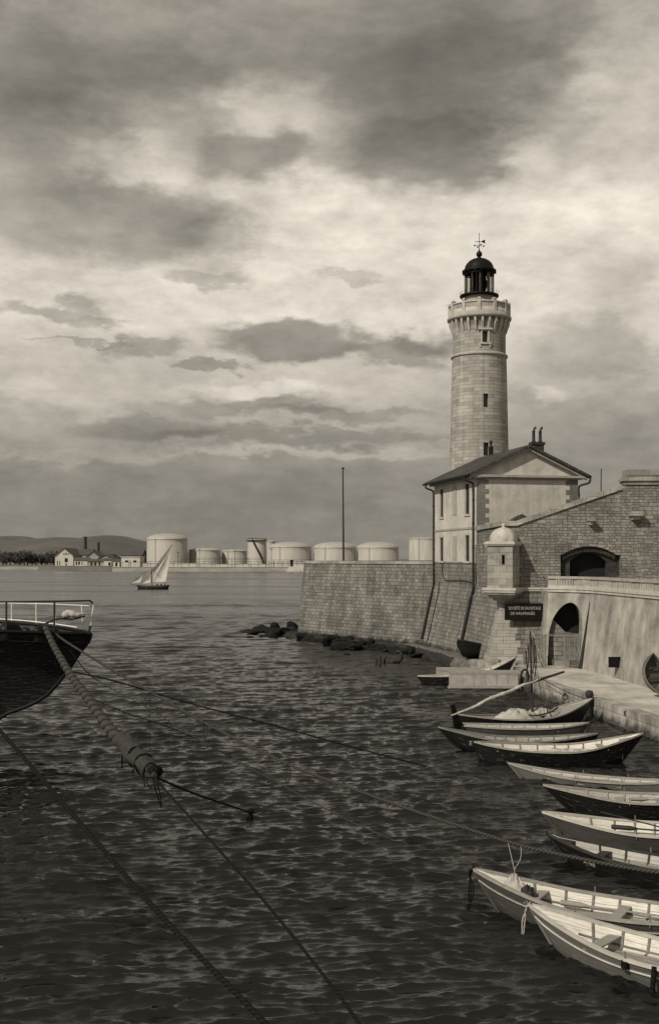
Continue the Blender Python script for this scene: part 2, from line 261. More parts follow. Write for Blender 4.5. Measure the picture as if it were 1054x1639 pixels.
# mesh builder
class MB:
    def __init__(s): s.v = []; s.f = []; s.uv = []; s.mi = []; s.sm = []
    def add(s, pts, faces, mi=0, smooth=False, uvs=None):
        b = len(s.v); s.v += [tuple(p) for p in pts]
        for i, f in enumerate(faces):
            s.f.append([b+k for k in f]); s.mi.append(mi); s.sm.append(smooth); s.uv.append(uvs[i] if uvs else None)
    def quad(s, a, b, c, d, mi=0, uv=None): s.add([a, b, c, d], [(0, 1, 2, 3)], mi, False, [uv] if uv else None)
    def box(s, lo, hi, mi=0, mtx=None):
        x0, y0, z0 = lo; x1, y1, z1 = hi
        p = [V(x0, y0, z0), V(x1, y0, z0), V(x1, y1, z0), V(x0, y1, z0), V(x0, y0, z1), V(x1, y0, z1), V(x1, y1, z1), V(x0, y1, z1)]
        if mtx: p = [mtx @ q for q in p]
        s.add(p, [(0, 3, 2, 1), (4, 5, 6, 7), (0, 1, 5, 4), (1, 2, 6, 5), (2, 3, 7, 6), (3, 0, 4, 7)], mi)
    def prism(s, poly, z0, z1, mi=0, mtx=None):
        n = len(poly); a = sum(poly[i][0]*poly[(i+1) % n][1]-poly[(i+1) % n][0]*poly[i][1] for i in range(n))
        if a < 0: poly = poly[::-1]
        p = [V(x, y, z0) for x, y in poly]+[V(x, y, z1) for x, y in poly]
        if mtx: p = [mtx @ q for q in p]
        s.add(p, [tuple(range(n))[::-1], tuple(range(n, 2*n))]+[(i, (i+1) % n, n+(i+1) % n, n+i) for i in range(n)], mi)
    def lathe(s, prof, n=32, c=(0, 0, 0), mi=0, smooth=True, a0=0, a1=2*PI, rfun=None):
        full = abs(a1-a0-2*PI) < 1e-6; m = n if full else n+1
        pts = []
        for r, z in prof:
            for i in range(m):
                a = a0+(a1-a0)*i/n; rr = r*(rfun(a, z) if rfun else 1)
                pts.append(V(c[0]+rr*math.cos(a), c[1]+rr*math.sin(a), c[2]+z))
        F = []; U = []; rm = max(r for r, z in prof)
        vv = [0]
        for k in range(1, len(prof)): vv.append(vv[-1]+math.hypot(prof[k][0]-prof[k-1][0], prof[k][1]-prof[k-1][1]))
        for k in range(len(prof)-1):
            for i in range(n):
                j = (i+1) % m if full else i+1
                F.append((k*m+i, k*m+j, (k+1)*m+j, (k+1)*m+i))
                ua = a0+(a1-a0)*i/n; ub = a0+(a1-a0)*(i+1)/n
                U.append([(ua*rm, vv[k]), (ub*rm, vv[k]), (ub*rm, vv[k+1]), (ua*rm, vv[k+1])])
        s.add(pts, F, mi, smooth, U)
    def tube(s, path, rad, n=8, mi=0, smooth=True, cap=True, rf=None):
        path = [Vector(p) for p in path]; m = len(path)
        if m < 2: return
        rad = rad if isinstance(rad, (list, tuple)) else [rad]*m
        pts = []; up = V(0, 0, 1); dist = [0]
        for i in range(1, m): dist.append(dist[-1]+(path[i]-path[i-1]).length)
        t0 = (path[1]-path[0]).normalized(); a = t0.cross(up)
        if a.length < .1: a = t0.cross(V(1, 0, 0))
        a.normalize()
        for i in range(m):
            t = (path[min(i+1, m-1)]-path[max(i-1, 0)]).normalized()
            a = (a-t*a.dot(t)).normalized(); b = t.cross(a)
            for k in range(n):
                th = 2*PI*k/n; r = rad[i]*(rf(dist[i], th) if rf else 1)
                pts.append(path[i]+(a*math.cos(th)+b*math.sin(th))*r)
        F = []; U = []
        for i in range(m-1):
            for k in range(n):
                F.append((i*n+k, i*n+(k+1) % n, (i+1)*n+(k+1) % n, (i+1)*n+k))
                U.append([(dist[i], k/n), (dist[i], (k+1)/n), (dist[i+1], (k+1)/n), (dist[i+1], k/n)])
        s.add(pts, F, mi, smooth, U)
        if cap: s.add(pts[:n], [tuple(range(n))[::-1]], mi); s.add(pts[-n:], [tuple(range(n))], mi)
    def build(s, name, mats, parent=None, loc=None, weld=False):
        me = bpy.data.meshes.new(name); me.from_pydata(s.v, [], s.f)
        for m in (mats if isinstance(mats, (list, tuple)) else [mats]): me.materials.append(M[m] if isinstance(m, str) else m)
        me.polygons.foreach_set('material_index', s.mi); me.polygons.foreach_set('use_smooth', s.sm)
        ul = me.uv_layers.new(name='UVMap'); data = np.zeros(len(me.loops)*2, dtype=np.float32)
        for p in me.polygons:
            u = s.uv[p.index]
            if u:
                for k, li in enumerate(p.loop_indices): data[2*li], data[2*li+1] = u[k]
            else:
                nrm = p.normal
                if abs(nrm.z) > .75: ta, tb = V(1, 0, 0), V(0, 1, 0)
                else:
                    ta = V(-nrm.y, nrm.x, 0)
                    if ta.length < 1e-6: ta = V(1, 0, 0)
                    ta.normalize(); tb = nrm.cross(ta); tb = tb if tb.z > 0 else -tb
                for li in p.loop_indices:
                    q = Vector(s.v[me.loops[li].vertex_index]); data[2*li] = q.dot(ta); data[2*li+1] = q.dot(tb) if abs(nrm.z) > .75 else q.z/max(.3, tb.z)
        ul.data.foreach_set('uv', data)
        if weld:
            bm = bmesh.new(); bm.from_mesh(me); bmesh.ops.remove_doubles(bm, verts=bm.verts, dist=1e-4); bm.to_mesh(me); bm.free()
        me.update()
        o = bpy.data.objects.new(name, me); COL.objects.link(o)
        if parent: o.parent = parent
        if loc is not None: o.location = loc
        return o
def tag(o, label=None, cat=None, group=None, kind=None):
    if label: o['label'] = label
    if cat: o['category'] = cat
    if group: o['group'] = group
    if kind: o['kind'] = kind
    return o
def thing(name, label, cat, loc=(0, 0, 0), rz=0, group=None):
    o = bpy.data.objects.new(name, None); COL.objects.link(o); o.location = loc; o.rotation_euler = (0, 0, rz)
    return tag(o, label, cat, group)
def wthing(name, label, cat, loc, group=None):
    """a thing whose parts are written in world coordinates: the empty stands at its base, parts are shifted back"""
    return thing(name, label, cat, loc, 0, group)
def wpart(mb, name, mats, root):
    """build a part given in world coordinates under an unrotated thing (or under one of its parts)"""
    o = mb.build(name, mats, root)
    if root.parent is None: o.location = -Vector(root.location)
    return o
def struct(mb, name, mats): return tag(mb.build(name, mats), kind='structure')
def spline(pts, n=8):
    pts = [Vector(p) for p in pts]; P = [pts[0]*2-pts[1]]+pts+[pts[-1]*2-pts[-2]]; out = []
    for i in range(1, len(P)-2):
        for k in range(n):
            t = k/n; a, b, c, d = P[i-1:i+3]
            out.append(.5*((2*b)+(c-a)*t+(2*a-5*b+4*c-d)*t*t+(3*b-a-3*c+d)*t**3))
    out.append(pts[-1]); return out
def text_mesh(name, s, size, mats, parent, mtx, extrude=.004):
    cu = bpy.data.curves.new(name, 'FONT'); cu.body = s; cu.size = size; cu.extrude = extrude; cu.align_x = 'CENTER'; cu.align_y = 'CENTER'; cu.resolution_u = 2
    to = bpy.data.objects.new(name, cu); me = bpy.data.meshes.new_from_object(to); bpy.data.objects.remove(to); bpy.data.curves.remove(cu)
    me.materials.clear(); me.materials.append(M[mats]); me.name = name
    o = bpy.data.objects.new(name, me); COL.objects.link(o); o.parent = parent; o.matrix_local = mtx
    return o
def basis(x, y, z, o):
    m = Matrix.Identity(4)
    for i, a in enumerate((x, y, z)):
        for k in range(3): m[k][i] = a[k]
    for k in range(3): m[k][3] = o[k]
    return m
# wall panel with openings.  P(u,z)->point ; holes: (ua, ub, lo, hi) lo/hi numbers or functions of u ; dvec = inward vector for the reveals
def panel(mb, P, u0, u1, zb, zt, holes=(), dvec=None, nz=1, mi=0, mir=None, du=1.5, zbreaks=()):
    f = lambda g, u: g(u) if callable(g) else g
    us = {round(u0, 5), round(u1, 5)}
    n = max(1, int((u1-u0)/du))
    for i in range(1, n): us.add(round(u0+(u1-u0)*i/n, 5))
    for h in holes:
        k = 16 if callable(h[3]) else 1
        for i in range(k+1): us.add(round(h[0]+(h[1]-h[0])*i/k, 5))
    us = sorted(us); mir = mi if mir is None else mir
    for a, b in zip(us, us[1:]):
        if b-a < 1e-4: continue
        mid = (a+b)/2; hs = sorted([h for h in holes if h[0] < mid < h[1]], key=lambda h: f(h[2], mid))
        lo = [(f(zb, a), f(zb, b))]; spans = []
        cur = lo[0]
        for h in hs:
            spans.append((cur, (f(h[2], a), f(h[2], b)))); cur = (f(h[3], a), f(h[3], b))
            if dvec is not None:
                for zz in (h[2], h[3]):
                    p, q = P(a, f(zz, a)), P(b, f(zz, b)); mb.quad(p, q, q+dvec, p+dvec, mir)
        spans.append((cur, (f(zt, a), f(zt, b))))
        for (l0, l1), (h0, h1) in spans:
            cuts = [0.0]+[ (zz-l0)/(h0-l0) for zz in zbreaks if l0+.01 < zz < h0-.01 ]+[1.0]
            for c0, c1 in zip(cuts, cuts[1:]):
                za, zb_, zc, zd = l0+(h0-l0)*c0, l1+(h1-l1)*c0, l1+(h1-l1)*c1, l0+(h0-l0)*c1
                mb.add([P(a, za), P(b, zb_), P(b, zc), P(a, zd)], [(0, 1, 2, 3)], mi, False, [[(a, za), (b, zb_), (b, zc), (a, zd)]])
    if dvec is not None:
        for h in holes:
            for u in (h[0], h[1]):
                p, q = P(u, f(h[2], u)), P(u, f(h[3], u))
                if (p-q).length > .01: mb.quad(p, q, q+dvec, p+dvec, mir)
# ================================================================== WATER
def build_water():
    rng = np.random.default_rng(5)
    xs = [0.0]; d = .125
    while xs[-1] < 6000:
        x = xs[-1]; d = .075 if x < 10 else d*1.03
        xs.append(x+d)
    xs = np.array([-x for x in xs[:0:-1]]+xs)
    ys = [-200, -60, -15, 0, 5, 10, 13, 14.5]; 
    while ys[-1] < 9000:
        y = ys[-1]; ys.append(y+max(.036, .036*(y/21)) if y < 200 else y*1.09)
    ys = np.array(ys)
    X, Y = np.meshgrid(xs, ys); dx = np.gradient(xs)[None, :]; dy = np.gradient(ys)[:, None]
    sp = np.maximum(dx*.8, dy)+0*X
    Z = np.zeros_like(X); DX = np.zeros_like(X); DY = np.zeros_like(X)
    for i in range(130):
        q = i/130; lam = .23+.30*rng.random()**1.1 if q < .48 else (.15+.10*rng.random() if q < .66 else (.53+.6*rng.random() if q < .82 else 1.1+3.2*rng.random()))
        th = math.pi/2+.12+rng.normal()*(.38 if lam < .26 else .28)
        k = 2*math.pi/lam; kx, ky = k*math.cos(th), k*math.sin(th); ph = rng.random()*2*math.pi
        slope = .064 if lam < .25 else (.082 if lam < .54 else (.062 if lam < 1.1 else .034))
        A = slope/k
        att = np.clip((2.7-abs(kx)*dx)/1.3, 0, 1)*np.clip((2.7-abs(ky)*dy)/1.3, 0, 1)
        w = kx*X+ky*Y+ph
        # gusts: slow patches in the ripple height
        g = .75+.45*np.sin(.11*X+.19*Y+i)*np.sin(.07*X-.05*Y+i*2.1)
        Z += A*att*g*np.sin(w); c = np.cos(w)*A*att*.75
        DX -= c*math.cos(th)*-1; DY -= c*math.sin(th)*-1
    Vv = np.stack([X+DX*.9, Y+DY*.9, Z], -1).reshape(-1, 3)
    ny, nx = X.shape
    idx = np.arange(ny*nx).reshape(ny, nx)
    F = np.stack([idx[:-1, :-1], idx[:-1, 1:], idx[1:, 1:], idx[1:, :-1]], -1).reshape(-1, 4)
    me = bpy.data.meshes.new('sea_water'); me.vertices.add(len(Vv)); me.vertices.foreach_set('co', Vv.ravel().astype(np.float32))
    me.loops.add(F.size); me.loops.foreach_set('vertex_index', F.ravel().astype(np.int32))
    me.polygons.add(len(F)); me.polygons.foreach_set('loop_start', np.arange(0, F.size, 4, dtype=np.int32)); me.polygons.foreach_set('loop_total', np.full(len(F), 4, dtype=np.int32))
    me.polygons.foreach_set('use_smooth', np.ones(len(F), dtype=bool)); me.update(calc_edges=True)
    m, t, b = new_mat('sea_water'); L = t.links.new
    b.inputs['Base Color'].default_value = (.006, .0055, .0048, 1); b.inputs['Roughness'].default_value = .10; b.inputs['IOR'].default_value = 1.62; b.inputs['Specular IOR Level'].default_value = .5
    tc = N(t, 'ShaderNodeTexCoord')
    mp = N(t, 'ShaderNodeMapping'); mp.inputs['Scale'].default_value = (.75, 2.6, 1); mp.inputs['Rotation'].default_value = (0, 0, R(5)); L(tc.outputs['Object'], mp.inputs[0])
    n = N(t, 'ShaderNodeTexNoise'); n.inputs['Scale'].default_value = 2.4; n.inputs['Detail'].default_value = 5; n.inputs['Roughness'].default_value = .6; L(mp.outputs[0], n.inputs['Vector'])
    mp2 = N(t, 'ShaderNodeMapping'); mp2.inputs['Scale'].default_value = (.22, .9, 1); L(tc.outputs['Object'], mp2.inputs[0])
    n2 = N(t, 'ShaderNodeTexNoise'); n2.inputs['Scale'].default_value = 1.0; n2.inputs['Detail'].default_value = 5; L(mp2.outputs[0], n2.inputs['Vector'])
    b1 = N(t, 'ShaderNodeBump'); b1.inputs['Strength'].default_value = .9; b1.inputs['Distance'].default_value = .035; L(n.outputs['Fac'], b1.inputs['Height'])
    b2 = N(t, 'ShaderNodeBump'); b2.inputs['Strength'].default_value = .6; b2.inputs['Distance'].default_value = .25; L(n2.outputs['Fac'], b2.inputs['Height']); L(b1.outputs[0], b2.inputs['Normal'])
    L(b2.outputs[0], b.inputs['Normal'])
    sx = N(t, 'ShaderNodeSeparateXYZ'); L(tc.outputs['Object'], sx.inputs[0])       # open water beyond the mole is choppier
    mr = N(t, 'ShaderNodeMapRange'); L(sx.outputs[1], mr.inputs[0]); mr.inputs[1].default_value = 45; mr.inputs[2].default_value = 170; mr.inputs[3].default_value = .05; mr.inputs[4].default_value = .30
    n4 = N(t, 'ShaderNodeTexNoise'); n4.inputs['Scale'].default_value = 1; n4.inputs['Detail'].default_value = 4
    m4 = N(t, 'ShaderNodeMapping'); m4.inputs['Scale'].default_value = (.012, .05, 1); L(tc.outputs['Object'], m4.inputs[0]); L(m4.outputs[0], n4.inputs['Vector'])
    L(math_(t, 'MULTIPLY', mr.outputs[0], ramp_(t, n4.outputs['Fac'], [(.38, .45), (.6, 1.0)])), b.inputs['Roughness'])
    me.materials.append(m)
    o = bpy.data.objects.new('sea_water', me); COL.objects.link(o); tag(o, kind='structure')
build_water()

# ================================================================== FAR SHORE
YF = 655.0
def far_shore():
    mb = MB()
    def poly(px0, px1, Y0, Y1, z):
        a, b = at(px0, 893, Y0), at(px1, 893, Y0)
        mb.prism([(a.x, Y0), (b.x, Y0), (b.x*1.0+900, Y1), (a.x-3000, Y1)], -2, z)
    poly(182, 1300, YF, 5000, 2.2); struct(mb, 'far_shore_ground', 'land')
    mb = MB(); a = at(-700, 893, 760); b = at(205, 893, 760)
    mb.prism([(a.x, 760), (b.x, 760), (b.x+200, 2500), (a.x-2000, 2500)], -2, 2.1); struct(mb, 'far_shore_land', 'land')
    # quay faces
    mb = MB()
    a, b = at(180, 893, YF-.6), at(1300, 893, YF-.6)
    mb.box((a.x, YF-1.4, -1), (b.x, YF+1.5, 2.5)); mb.box((a.x-.2, YF-1.6, 2.5), (b.x, YF+1.6, 2.75))
    q = mb.build('harbour_quay', 'bank'); tag(q, kind='structure')
    mb = MB(); a, b = at(-700, 893, 757), at(181.5, 893, 757)
    mb.box((a.x, 757, -1), (b.x, 761, 2.5)); mb.box((a.x, 756.7, 2.5), (b.x, 761, 2.7)); tag(mb.build('harbour_quay', 'bank'), kind='structure')
    # hills
    prof = [(-400, 868), (-200, 856), (-60, 860), (0, 860), (38, 858.5), (60, 862), (75, 864), (100, 861), (125, 861), (145, 862.5), (170, 858.5), (195, 858), (215, 862), (235, 867), (262, 875), (300, 884), (360, 890), (430, 893.5)]
    P = spline([(a, b, 0) for a, b in prof], 6); Y = 4200; pts = []; F = []; rng = random.Random(3)
    rows = 9
    for j in range(rows+1):
        f = j/rows
        for p in P:
            Yj = Y-1500*(1-f); top = (893-p.y)*Y/1800+8
            h = top*(math.sin(f*PI/2)**1.3)*(1+.10*math.sin(p.x*.09+j*1.3)*(1-f))+(2 if j == 0 else 0)
            pts.append(V((p.x-527)*Y/1800, Yj, max(h, 1)))
    n = len(P)
    for j in range(rows):
        for i in range(n-1): F.append((j*n+i, j*n+i+1, (j+1)*n+i+1, (j+1)*n+i))
    k = len(pts)
    for p in P: pts.append(V((p.x-527)*Y/1800, Y+900, 0))
    for i in range(n-1): F.append((rows*n+i, rows*n+i+1, k+i+1, k+i))
    mb = MB(); mb.add(pts, F, 0, True); struct(mb, 'hills', 'hill')
far_shore()

def tank(px0, px1, ytop, ypeak, Y, label, stair=False):
    cx = at((px0+px1)/2, 893, Y).x; r = (px1-px0)/2*Y/1800; h = 8-(ytop-893)*Y/1800-2.2; pk = 8-(ypeak-893)*Y/1800-2.2-h
    t = thing('storage_tank', label, 'storage tank', (cx, Y, 2.2), 0, 'oil storage tanks on the far shore')
    mb = MB(); prof = []
    nb = max(4, int(h/2.1))
    for i in range(nb):
        z0 = h*i/nb; prof += [(r-.02*i, z0), (r-.02*i, h*(i+1)/nb-.02)]
    mb.lathe(prof, 56); mb.build('shell', 'tank', t)
    if pk > .3:
        mb = MB(); mb.lathe([(r+.15, h-.1), (r+.15, h+.1)]+[(r*math.cos(a)*1.0, h+.1+pk*math.sin(a)) for a in [R(x) for x in (8, 20, 35, 50, 65, 80, 89.9)]], 48); mb.build('roof', 'tank_roof', t)
    else:
        mb = MB(); mb.lathe([(r+.2, h-.3), (r+.25, h+.1), (0.01, h+.2)], 40); mb.build('roof', 'tank_roof', t)
    mb = MB()
    for i in range(40):
        a = 2*PI*i/40; mb.tube([V(r*math.cos(a), r*math.sin(a), h), V(r*math.cos(a), r*math.sin(a), h+1.0)], .06, 4)
    mb.tube([V(r*math.cos(2*PI*i/40), r*math.sin(2*PI*i/40), h+1.0) for i in range(41)], .06, 4)
    if stair: mb.build('railing', 'iron', t)
    else:
        mb = MB(); mb.lathe([(.5, h+max(pk, 0)-.1), (.5, h+max(pk, 0)+.7), (.01, h+max(pk, 0)+.8)], 10); mb.build('vent', 'grayiron', t)
    mb = MB()
    if stair:
        path = [V((r+.5)*math.cos(a), (r+.5)*math.sin(a), z) for a, z in [(-2.0+i*.1, h-i*h/14) for i in range(15)]]
        mb.tube(path, .45, 4); mb.tube([p+V(0, -.2, 1.1) for p in path], .1, 4); mb.lathe([(r, h-.6), (r+1.2, h-.5), (r+1.2, h-.2), (r, h-.2)], 40)
        mb.build('stair', 'iron', t)
    else:
        a = -PI/2-.45; x, y = (r+.3)*math.cos(a), (r+.3)*math.sin(a)
        for dx in (-.3, .3): mb.tube([V(x+dx, y, 0), V(x+dx, y, h+.8)], .06, 4)
        for i in range(int(h/.6)): mb.tube([V(x-.3, y, .5+i*.6), V(x+.3, y, .5+i*.6)], .04, 4)
        mb.build('ladder', 'grayiron', t)
    return t
tank(235, 300, 863.5, 854, 735, 'largest domed oil tank, at the left end of the row behind the sailing boat')
tank(302, 353, 881, 877, 745, 'low domed oil tank directly right of the largest tank')
tank(355, 395, 882, 879.5, 752, 'smallest low oil tank, left of the tall narrow tank with the stair')
tank(396, 426, 864, 864, 715, 'tall narrow flat-topped oil tank with a dark stair down its side', True)
tank(421, 441, 867, 864.5, 800, 'narrow tank half hidden behind the tall stair tank')
tank(430, 498, 876, 867.5, 700, 'wide domed oil tank right of the tall stair tank and left of the bastion end')
tank(501, 569.5, 877, 867.5, 700, 'wide domed oil tank behind the flagpole')
tank(570.5, 638, 877, 867.5, 700, 'wide domed oil tank right of the flagpole, left of the gap')
tank(654, 705, 862.5, 860, 705, 'tall oil tank at the right end of the row beside the keeper house')

def far_fences():
    rng = random.Random(2)
    def fence(px0, px1, Y, h, name, label, step=3.0, rails=(1.0, .55), wall=0.0):
        a, b = at(px0, 893, Y), at(px1, 893, Y)
        t = wthing(name, label, 'fence', ((a.x+b.x)/2, Y, 2.2)); mb = MB(); n = int((b.x-a.x)/step)
        for i in range(n+1):
            x = a.x+(b.x-a.x)*i/n; hh = h*rng.uniform(.9, 1.15); mb = MB(); mb.tube([V(x, Y, 2.2), V(x, Y, 2.2+hh)], .1, 4); wpart(mb, 'post', 'iron', t)
        mb = MB()
        for r in rails: mb.tube([V(a.x, Y, 2.2+h*r), V(b.x, Y, 2.2+h*r)], .07, 4)
        wpart(mb, 'rail', 'iron', t)
        return t
    fence(228, 500, 668, 3.6, 'pipe_rack', 'long dark iron pipe rack along the far quay in front of the tanks', 4.5, (1.0, .62))
    fence(290, 425, 672, 5.6, 'pipe_rack', 'taller dark pipe rack between the second tank and the stair tank', 9, (1.0, .85))
    fence(430, 498, 676, 4.6, 'iron_fence', 'dark fence round the foot of the wide tank beside the bastion end', 2.6, (1.0, .5))
    fence(186, 236, 662, 3.2, 'iron_fence', 'short dark fence before the low white building on the far quay', 3.5, (1.0,))
    # low white walls behind the rack
    for px0, px1, Y, z1, lab in [(228, 330, 680, 4.6, 'low pale wall before the largest tank on the far quay'), (330, 430, 678, 4.1, 'low pale wall before the two small tanks'), (430, 1000, 682, 5.0, 'low pale wall at the foot of the wide tanks')]:
        a, b = at(px0, 893, Y), at(px1-.5, 893, Y); mb = MB(); mb.box((a.x, Y, 2.2), (b.x, Y+.8, z1)); mb.box((a.x, Y-.15, z1), (b.x, Y+.95, z1+.25))
        o = mb.build('low_wall', 'farwhite'); tag(o, lab, 'wall')
    # bollard post and pale blocks near the bastion end
    a = at(466, 0, 650); mb = MB(); mb.lathe([(.9, 0), (1.0, .4), (.8, .6), (.8, 3.0), (1.1, 3.3), (1.1, 3.9), (.3, 4.1), (.01, 4.15)], 14, (a.x, 656, 2.75)); tag(mb.build('harbour_post', 'black'), 'stout black post on the far quay edge near the bastion', 'post')
    mb = MB(); a, b = at(461, 0, 651), at(500, 0, 651); mb.box((a.x, 650, -1), (b.x, 653.3, 3.0)); mb.box((a.x-1, 649.6, -1), (a.x+7, 650, 1.2)); mb.box((a.x+3, 650.5, 3.0), (b.x, 652.8, 3.6)); tag(mb.build('landing_stage', 'farwhite'), 'pale landing stage jutting from the far quay beside the bastion end', 'jetty')
    # light masts
    for px, yt, Y in [(319, 880, 664), (376, 882, 664), (434, 879, 664), (285, 884, 663)]:
        p = at(px, yt, Y); mb = MB(); mb.tube([V(p.x, Y, 2.2), V(p.x, Y, p.z)], .14, 5); mb.box((p.x-.8, Y-.15, p.z-.1), (p.x+.8, Y+.15, p.z+.25)); tag(mb.build('lamp_post', 'iron'), 'thin dark lamp mast on the far quay', 'lamp post', 'lamp masts on the far quay')
    # boat-like clutter dots on the far quay
far_fences()

def gable_house(name, label, px0, px1, ye, yp, Y, depth, wallm='farwhite', wins=(), z0=2.2, pitch_x=None, ridge_depth=True, chims=()):
    a, b = at(px0, 893, Y), at(px1, 893, Y); zE = 8-(ye-893)*Y/1800; zP = 8-(yp-893)*Y/1800; xm = (a.x+b.x)/2
    t = wthing(name, label, 'building', (xm, Y, z0)); f = lambda u: zE+(zP-zE)*(1-abs(u-xm)/((b.x-a.x)/2))
    hs = []
    for (wx0, wx1, wy0, wy1) in wins:
        hs.append((at(wx0, 0, Y).x, at(wx1, 0, Y).x, 8-(wy1-893)*Y/1800, 8-(wy0-893)*Y/1800))
    mb = MB(); panel(mb, lambda u, z: V(u, Y, z), a.x, b.x, z0, f, hs, V(0, .6, 0), du=(b.x-a.x)/4)
    mb.quad(V(a.x, Y, z0), V(a.x, Y, zE), V(a.x, Y+depth, zE), V(a.x, Y+depth, z0)); mb.quad(V(b.x, Y, z0), V(b.x, Y, zE), V(b.x, Y+depth, zE), V(b.x, Y+depth, z0))
    mb.add([V(a.x, Y+depth, z0), V(b.x, Y+depth, z0), V(b.x, Y+depth, zE), V(xm, Y+depth, zP), V(a.x, Y+depth, zE)], [(0, 1, 2, 3, 4)])
    wpart(mb, 'wall', wallm, t)
    mb = MB(); e = .9; k = (zP-zE)/((b.x-a.x)/2)
    for sx, xe in ((-1, a.x), (1, b.x)):
        p0, p1 = V(xe+sx*e, Y-.7, zE-e*k), V(xm, Y-.7, zP); d = V(0, depth+1.4, 0); u = V(0, 0, .45)
        mb.add([p0, p1, p1+d, p0+d, p0+u, p1+u, p1+d+u, p0+d+u], [(0, 1, 2, 3), (4, 7, 6, 5), (0, 4, 5, 1), (3, 2, 6, 7), (0, 3, 7, 4)])
    wpart(mb, 'roof', 'farroof', t)
    for h in hs:
        mb = MB(); mb.box((h[0]-.05, Y+.45, h[2]-.05), (h[1]+.05, Y+.58, h[3]+.05)); wpart(mb, 'window', 'glass', t)
    return t
def long_house(name, label, px0, px1, ye, yr, Y, depth, wallm='farwhite', wins=(), z0=2.2, flat=False):
    a, b = at(px0, 893, Y), at(px1, 893, Y); zE = 8-(ye-893)*Y/1800; zR = 8-(yr-893)*(Y+depth/2)/1800
    t = wthing(name, label, 'building', ((a.x+b.x)/2, Y, z0))
    hs = [(at(w0, 0, Y).x, at(w1, 0, Y).x, 8-(wy1-893)*Y/1800, 8-(wy0-893)*Y/1800) for (w0, w1, wy0, wy1) in wins]
    mb = MB(); panel(mb, lambda u, z: V(u, Y, z), a.x, b.x, z0, zE, hs, V(0, .6, 0), du=6)
    for x in (a.x, b.x): mb.add([V(x, Y, z0), V(x, Y, zE), V(x, Y+depth/2, zR if not flat else zE), V(x, Y+depth, zE), V(x, Y+depth, z0)], [(0, 1, 2, 3, 4)])
    mb.quad(V(a.x, Y+depth, z0), V(b.x, Y+depth, z0), V(b.x, Y+depth, zE), V(a.x, Y+depth, zE)); wpart(mb, 'wall', wallm, t)
    mb = MB()
    if flat: mb.box((a.x-.4, Y-.4, zE), (b.x+.4, Y+depth+.4, zE+.5))
    else:
        k = (zR-zE)/(depth/2)
        for sg, ye_ in ((-1, Y), (1, Y+depth)):
            p0, p1 = V(a.x-.6, ye_+sg*.6, zE-.6*k), V(a.x-.6, Y+depth/2, zR); d = V(b.x-a.x+1.2, 0, 0); u = V(0, 0, .35)
            mb.add([p0, p1, p1+d, p0+d, p0+u, p1+u, p1+d+u, p0+d+u], [(0, 1, 2, 3), (4, 7, 6, 5), (0, 4, 5, 1), (3, 2, 6, 7), (0, 3, 7, 4), (1, 2, 6, 5)])
    wpart(mb, 'roof', 'farwhite' if flat else 'farroof', t)
    for h in hs:
        mb = MB(); mb.box((h[0]-.05, Y+.45, h[2]-.05), (h[1]+.05, Y+.58, h[3]+.05)); wpart(mb, 'window', 'glass', t)
    return t
gable_house('warehouse', 'white gabled warehouse with dark roof left of the two brick chimneys', 88, 117, 890, 878, 790, 40, 'farwhite',
            [(101.5, 103, 885.5, 888.5), (104.7, 107, 885, 888.5), (109, 110.5, 885.5, 888.5), (103.5, 108.5, 893.5, 900), (91, 92.7, 898, 905), (95, 96.5, 898, 905), (105, 107, 901.5, 906)])
long_house('factory_shed', 'long dark-roofed factory shed behind the white warehouse', 118, 144, 888, 879.5, 815, 26, 'fargrey')
long_house('small_shed', 'low white shed with dark windows just right of the warehouse', 119, 140, 896.5, 893, 775, 8, 'farwhite', [(121, 123.5, 899, 904.5), (125, 128, 899, 904), (130.5, 132, 899, 904)])
gable_house('workshop', 'dark gabled workshop at the foot of the brick chimneys', 137, 160, 893, 883, 800, 25, 'fargrey', [(142, 144, 896, 900), (150, 152, 896, 900)])
gable_house('workshop', 'small dark gabled workshop right of the second chimney', 158, 178, 894, 888.5, 785, 20, 'fargrey', [(163, 165, 897, 903)])
long_house('open_shed', 'low grey open-fronted shed between the white shed and the quay corner', 141, 166, 898.5, 895.5, 772, 9, 'fargrey', [(145, 148, 900, 907), (151, 154, 900, 907), (158, 160.5, 900, 907)])
long_house('small_shed', 'small white shed with a dark doorway at the bend of the far quay', 166, 178, 896.5, 894, 768, 9, 'farwhite', [(173.5, 177, 900, 907.5)])
long_house('small_shed', 'narrow white shed left of the flat-roofed white building', 181, 191, 898, 895.5, 705, 8, 'farwhite', [(184.5, 188, 900.5, 906.5)])
long_house('white_building', 'low flat-roofed white building with two dark windows before the dark roof', 194, 224, 892, 892, 700, 16, 'farwhite', [(200, 205.5, 897, 900), (213, 218.5, 897, 900), (208, 209, 896, 906)], flat=True)
long_house('dark_warehouse', 'dark barn-like roof rising behind the low white building', 194, 226, 889, 880.5, 740, 24, 'farroof')
for px, yt, w, lab in [(136.5, 859, 2.6, 'taller dark brick chimney behind the white warehouse'), (157.5, 868, 2.2, 'shorter dark brick chimney right of the taller one')]:
    p = at(px, yt, 830); r = w*830/1800; h = p.z-2.2; t = thing('brick_chimney', lab, 'chimney', (p.x, 830, 2.2))
    mb = MB(); mb.lathe([(r*1.25, 0), (r*.95, h*.9), (r*.9, h*.97)], 16); mb.build('shaft', 'darkbrick', t)
    mb = MB(); mb.lathe([(r*.93, h*.96), (r*1.2, h*.975), (r*1.2, h), (r*.6, h), (r*.6, h-1)], 16); mb.build('cap', 'darkbrick', t)

